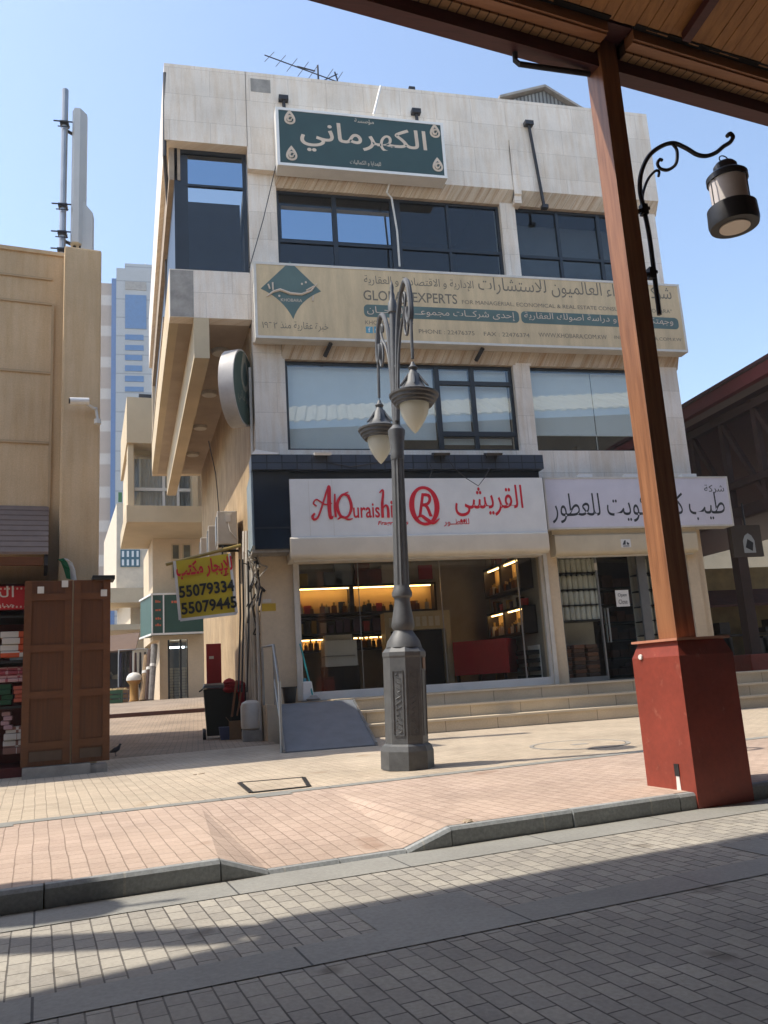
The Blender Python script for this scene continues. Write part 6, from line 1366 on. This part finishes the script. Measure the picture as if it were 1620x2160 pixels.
# rolls, crates and hanging cloth outside the alley shops
rp = random.Random(17)
for i, (px, lab, cl) in enumerate(((301, 'sandy rolled carpet leaning at the corner below the green alley sign', (.26, .17, .09)), (309, 'dark rolled carpet leaning between two lighter rolls in the alley', (.07, .04, .03)), (317, 'grey rolled carpet leaning nearest the lit alley shop', (.24, .22, .20)))):
    c = onY(px, 1470, 32.6); c.z = .715; r_ = thing('rolled_carpet', lab, 'carpet', c, 0, 'rolled carpets in the alley')
    MB().tube([c, c+Vector((.12, .75, 1.7+.2*i))], .13, 12).build('roll', mat('carpet_pile', cl, .95, var=.4, sc=9), r_); MB().tube([c+Vector((.07, .44, 1.0+.12*i)), c+Vector((.077, .48, 1.1+.12*i))], .138, 12).build('tie_band', m_offw, r_)
for i, (px, yy, lab, cl) in enumerate(((240, 31, 'green plastic crate on the alley paving by the door', (.03, .10, .05)), (252, 31.8, 'wooden crate on the alley paving beside the green one', (.20, .11, .05)), (272, 36, 'blue crate in front of the brown awning stall', (.04, .08, .18)))):
    c = onY(px, 1475, yy); c.z = .715; k_ = thing('crate', lab, 'crate', c, 0, 'crates in the alley'); mb = MB()
    for z in (0, .16, .32): mb.box(c.x-.3, c.x+.3, yy-.2, yy-.17, c.z+z, c.z+z+.12); mb.box(c.x-.3, c.x+.3, yy+.17, yy+.2, c.z+z, c.z+z+.12)
    mb.box(c.x-.3, c.x-.27, yy-.169, yy+.169, c.z, c.z+.44); mb.box(c.x+.27, c.x+.3, yy-.169, yy+.169, c.z, c.z+.44); mb.box(c.x-.269, c.x+.269, yy-.169, yy+.169, c.z, c.z+.03); mb.build('slatted_box', mat('crate_paint', cl, .7), k_)
    mb = MB(); 
    for j in range(5): mb.lathe([(.02, -.08), (.09, -.03), (.1, .03), (.02, .1)], (c.x-.2+.1*j, yy+rp.uniform(-.08, .08), c.z+.42), 8)
    mb.build('goods', mat('crate_goods', (.28, .20, .08), .8, var=.6, sc=4), k_)
hg = onY(286, 1330, 37.5); HGm = thing('clothes_rail', 'rail of dark hanging clothes outside the stall at the end of the alley', 'clothes rail', (hg.x, 37.5, .72)); MB().tube([(hg.x-.7, 37.5, .72), (hg.x-.7, 37.5, 2.9), (hg.x+.5, 37.5, 2.9), (hg.x+.5, 37.5, .72)], .035, 8).build('rail', m_steel, HGm)
for j in range(6): x = hg.x-.6+.2*j; MB().hexa([(x-.04, 37.15, 1.1+rp.uniform(0, .5)), (x+.04, 37.2, 1.2), (x+.05, 37.8, 1.2), (x-.03, 37.85, 1.1)], [(x-.03, 37.3, 2.75), (x+.03, 37.3, 2.75), (x+.03, 37.7, 2.75), (x-.03, 37.7, 2.75)]).build('garment', mat('garment_cloth', rp.choice(((.015, .014, .016), (.05, .02, .02), (.25, .22, .2), (.02, .02, .05))), .95), HGm)
# tower far away
TY = 110; T2 = lambda px, py: onY(px, py, TY)
TW = thing('office_tower', 'distant grey and beige office tower with blue strip windows and a blue edge line', 'tower', T2(265, 1470))
m_tw = brick('tower_grey_panels', (.40, .42, .43), (.37, .39, .40), (.24, .26, .28), 60, 2.75, .10, 'xz', offset=0, rough=.6, bs=0, stain=.06)
m_tb = brick('tower_beige_bands', (.42, .33, .26), (.42, .33, .26), (.58, .52, .45), 60, 4.6, .9, 'xz', offset=0, rough=.7, bs=0, stain=.06)
xa, xb, xe = T2(205, 900).x, T2(238, 900).x, T2(345, 900).x
def tz(py, px=265): return T2(px, py).z
MB().box(xa-3, xb-.3, TY+1, TY+16, 0, tz(590, 220)).build('beige_wing', m_tb, TW); MB().box(xb-.3, xb+.35, TY+.3, TY+1.5, 0, tz(585, 238)).build('blue_edge', mat('tower_blue', (.07, .16, .36), .4), TW)
MB().box(xb+.35, xe, TY, TY+18, 0, tz(566)).build('shaft', m_tw, TW); MB().box(T2(262, 550).x, xe, TY+1, TY+14, tz(566), tz(548)).build('crown', m_tw, TW); MB().tube([(T2(303, 530).x, TY+4, tz(548)), (T2(303, 530).x, TY+4, tz(525))], .12, 6).build('spike', m_offw, TW)
m_tg = mat('tower_blue_glass', (.06, .17, .36), .3, var=.15)
for py0, py1, px1 in ((622, 693, 309), (594, 611, 309), (706, 717, 303), (728, 739, 303), (749, 760, 300), (771, 783, 300), (793, 805, 303), (816, 826, 303)):
    MB().box(T2(264, 700).x, T2(px1, 700).x, TY-.12, TY-.01, tz(py1), tz(py0)).build('window', m_tg if py0 != 594 else m_conc, TW)

# ================================================================== SIDE STREET ON THE RIGHT: second canopy, pillar, wall lamp sign, sunlit house
RXc = 12.6; Xp = lambda px, py, X=RXc: onX(px, py, X)
C2 = thing('side_canopy', 'second dark red timber canopy with open roof trusses beside the stone building', 'canopy', (RXc, 16, 5))
ze = Xp(1530, 812).z; yn, yf = 8.5, 40
mb = MB(); mb.box(RXc-.06, RXc+.12, yn, yf, ze-.30, ze); mb.build('eave_fascia', mat('dark_red_fascia', (.15, .032, .032), .5, var=.2), C2)
mb = MB(); mb.hexa([(RXc-.1, yn, ze+.02), (RXc+4.5, yn, ze+1.6), (RXc+4.5, yf, ze+1.6), (RXc-.1, yf, ze+.02)], [(RXc-.1, yn, ze+.1), (RXc+4.5, yn, ze+1.68), (RXc+4.5, yf, ze+1.68), (RXc-.1, yf, ze+.1)]); mb.hexa([(RXc+4.51, yn, ze+1.6), (RXc+9, yn, ze), (RXc+9, yf, ze), (RXc+4.51, yf, ze+1.6)], [(RXc+4.51, yn, ze+1.68), (RXc+9, yn, ze+.08), (RXc+9, yf, ze+.08), (RXc+4.51, yf, ze+1.68)]); mb.build('roof', m_beam, C2)
zc_ = Xp(1590, 1078).z
m_tr = mat('dark_truss_wood', (.06, .032, .026), .6, var=.3)
mb = MB(); tx = RXc+.25
mb.box(tx, tx+.2, yn, yf, zc_, zc_+.28); mb.box(tx, tx+.2, yn, yf, ze-.75, ze-.55); mb.box(tx, tx+.16, yn, yf, zc_+.75, zc_+.9)
y = yn
while y < yf-1: mb.bar((tx+.1, y, zc_+.28), (tx+.1, y, ze-.7), .14); mb.bar((tx+.1, y, zc_+.28), (tx+.1, y+1.25, ze-.7), .11); y += 1.25
for y in [yn+1.5*i for i in range(18)]: mb.bar((tx, y, ze-.6), (tx+4.2, y, ze+1.3), .14)
mb.build('truss', m_tr, C2)
MB().box(tx+.21, tx+8, yn, yf, zc_+.95, zc_+1.0).build('added_dark_ceiling', m_beam, C2)  # dark sheet added to shut out sky light between the trusses
for i, (yy, lab) in enumerate(((16.9, 'dark wooden post on a dark red base under the side canopy behind the near post'), (25.5, 'farther shaded wooden post under the side canopy'))):
    M2 = frame((RXc+.02, yy, 0), 0); b2 = thing('canopy_pillar', lab, 'pillar', (RXc+.02, yy, 0), 0, 'canopy pillars')
    MB(M2).box(-.36, .36, -.36, .36, -.05, 1.0).build('base', m_redbase, b2, bevel=.03); MB(M2).box(-.13, .13, -.13, .13, 1.0, zc_-.01).build('post', m_tr, b2)
a_, b_ = onY(1550, 1175, 15.2), onY(1602, 1107, 15.2); HS = thing('hanging_sign', 'square dark hanging sign with a pale pointed arch picture under the side canopy', 'sign', (a_.x, 15.2, a_.z))
MB().box(a_.x, b_.x, 15.2, 15.28, a_.z, b_.z).build('board', mat('brown_sign_board', (.06, .045, .035), .5), HS); cx_ = (a_.x+b_.x)/2+.03; w = .14; k_ = .82; pts = [(cx_-w, a_.z+.1*k_), (cx_+w, a_.z+.1*k_), (cx_+w, a_.z+.42*k_), (cx_+.08, a_.z+.56*k_), (cx_, a_.z+.62*k_), (cx_-.08, a_.z+.56*k_), (cx_-w, a_.z+.42*k_)]
MB().xz(pts, 15.19, 15.199).build('arch_picture', mat('pale_picture', (.33, .35, .35), .5), HS); MB().xz([(cx_-.1, a_.z+.2), (cx_+.06, a_.z+.12), (cx_+.1, a_.z+.3), (cx_-.03, a_.z+.38)], 15.184, 15.189).build('picture_figure', m_darkmetal, HS); MB().tube([(cx_, 15.24, b_.z), (cx_, 15.24, zc_)], .02, 6).build('hanger', m_darkmetal, HS)
SHs = thing('sunlit_house', 'sand yellow house catching sunlight at the end of the side street', 'building', (26, 44, 0))
MB().hexa([(21, 40, 0), (48, 40, 0), (48, 58, 0), (21, 58, 0)], [(21, 40, 8.8), (48, 40, 8.8), (48, 58, 8.8), (21, 58, 8.8)]).build('wall', m_plast3, SHs)
mb = MB(); mb.box(20.9, 48, 39.8, 40, 8.5, 8.8); mb.build('coping', m_plast2, SHs)
mb = MB()
for i in range(6): mb.box(22+i*3, 23.4+i*3, 39.93, 39.99, 3.4, 5.4)
SHs_w = mb.build('window', m_navy, SHs)
for i, (x, y, w, lab, cl, ac) in enumerate(((14.0, 23, 7.5, 'shaded stall with a reddish awning under the side canopy', (.40, .27, .11), (.16, .06, .04)), (12.5, 33, 12, 'farther shaded stall with a sand coloured front under the side canopy', (.45, .31, .14), (.10, .05, .035)))):
    s_ = thing('market_stall', lab, 'stall', (x, y, 0), 0, 'stalls of the side street'); MB().box(x, x+w, y+1, y+1.2, 0, 3.9+.3*i).build('back_wall', mat('stall_wall', cl, .8, var=.3), s_)
    MB().hexa([(x, y-.6, 2.5), (x+w, y-.6, 2.5), (x+w, y+1, 3.1), (x, y+1, 3.1)], [(x, y-.6, 2.57), (x+w, y-.6, 2.57), (x+w, y+1, 3.17), (x, y+1, 3.17)]).build('awning', mat('stall_awning', ac, .8, var=.3), s_)
    mb = MB(); mb.box(x, x+w, y, y+.6, 0, 1.0); mb.build('counter', mat('stall_counter', (.03, .02, .018), .7), s_); mb = MB(); rp = random.Random(i+30)
    for k in range(26): xx = x+rp.uniform(0, w-.4); zz = rp.choice((1.0, 1.0, 1.7)); mb.box(xx, xx+rp.uniform(.15, .4), y+.05, y+.5, zz, zz+rp.uniform(.15, .6))
    mb.box(x, x+w, y+.5, y+.9, 1.62, 1.69); mb.build('wares', mat('stall_wares', (.10, .07, .05), .7, var=.8, sc=2), s_)

# the dusty air of the place, one closed box round everything built
hz, _t, _b = nodes('dusty_air'); _t.nodes.remove(_b); pv = nd(_t, 'ShaderNodeVolumePrincipled'); pv.inputs['Color'].default_value = (.92, .95, 1.0, 1); pv.inputs['Density'].default_value = .0010; pv.inputs['Anisotropy'].default_value = .3
_t.links.new(pv.outputs[0], _t.nodes['Material Output'].inputs['Volume'])
ho = MB().box(-520, 520, -520, 720, -2.2, 62).build('haze', hz); ho['kind'] = 'stuff'
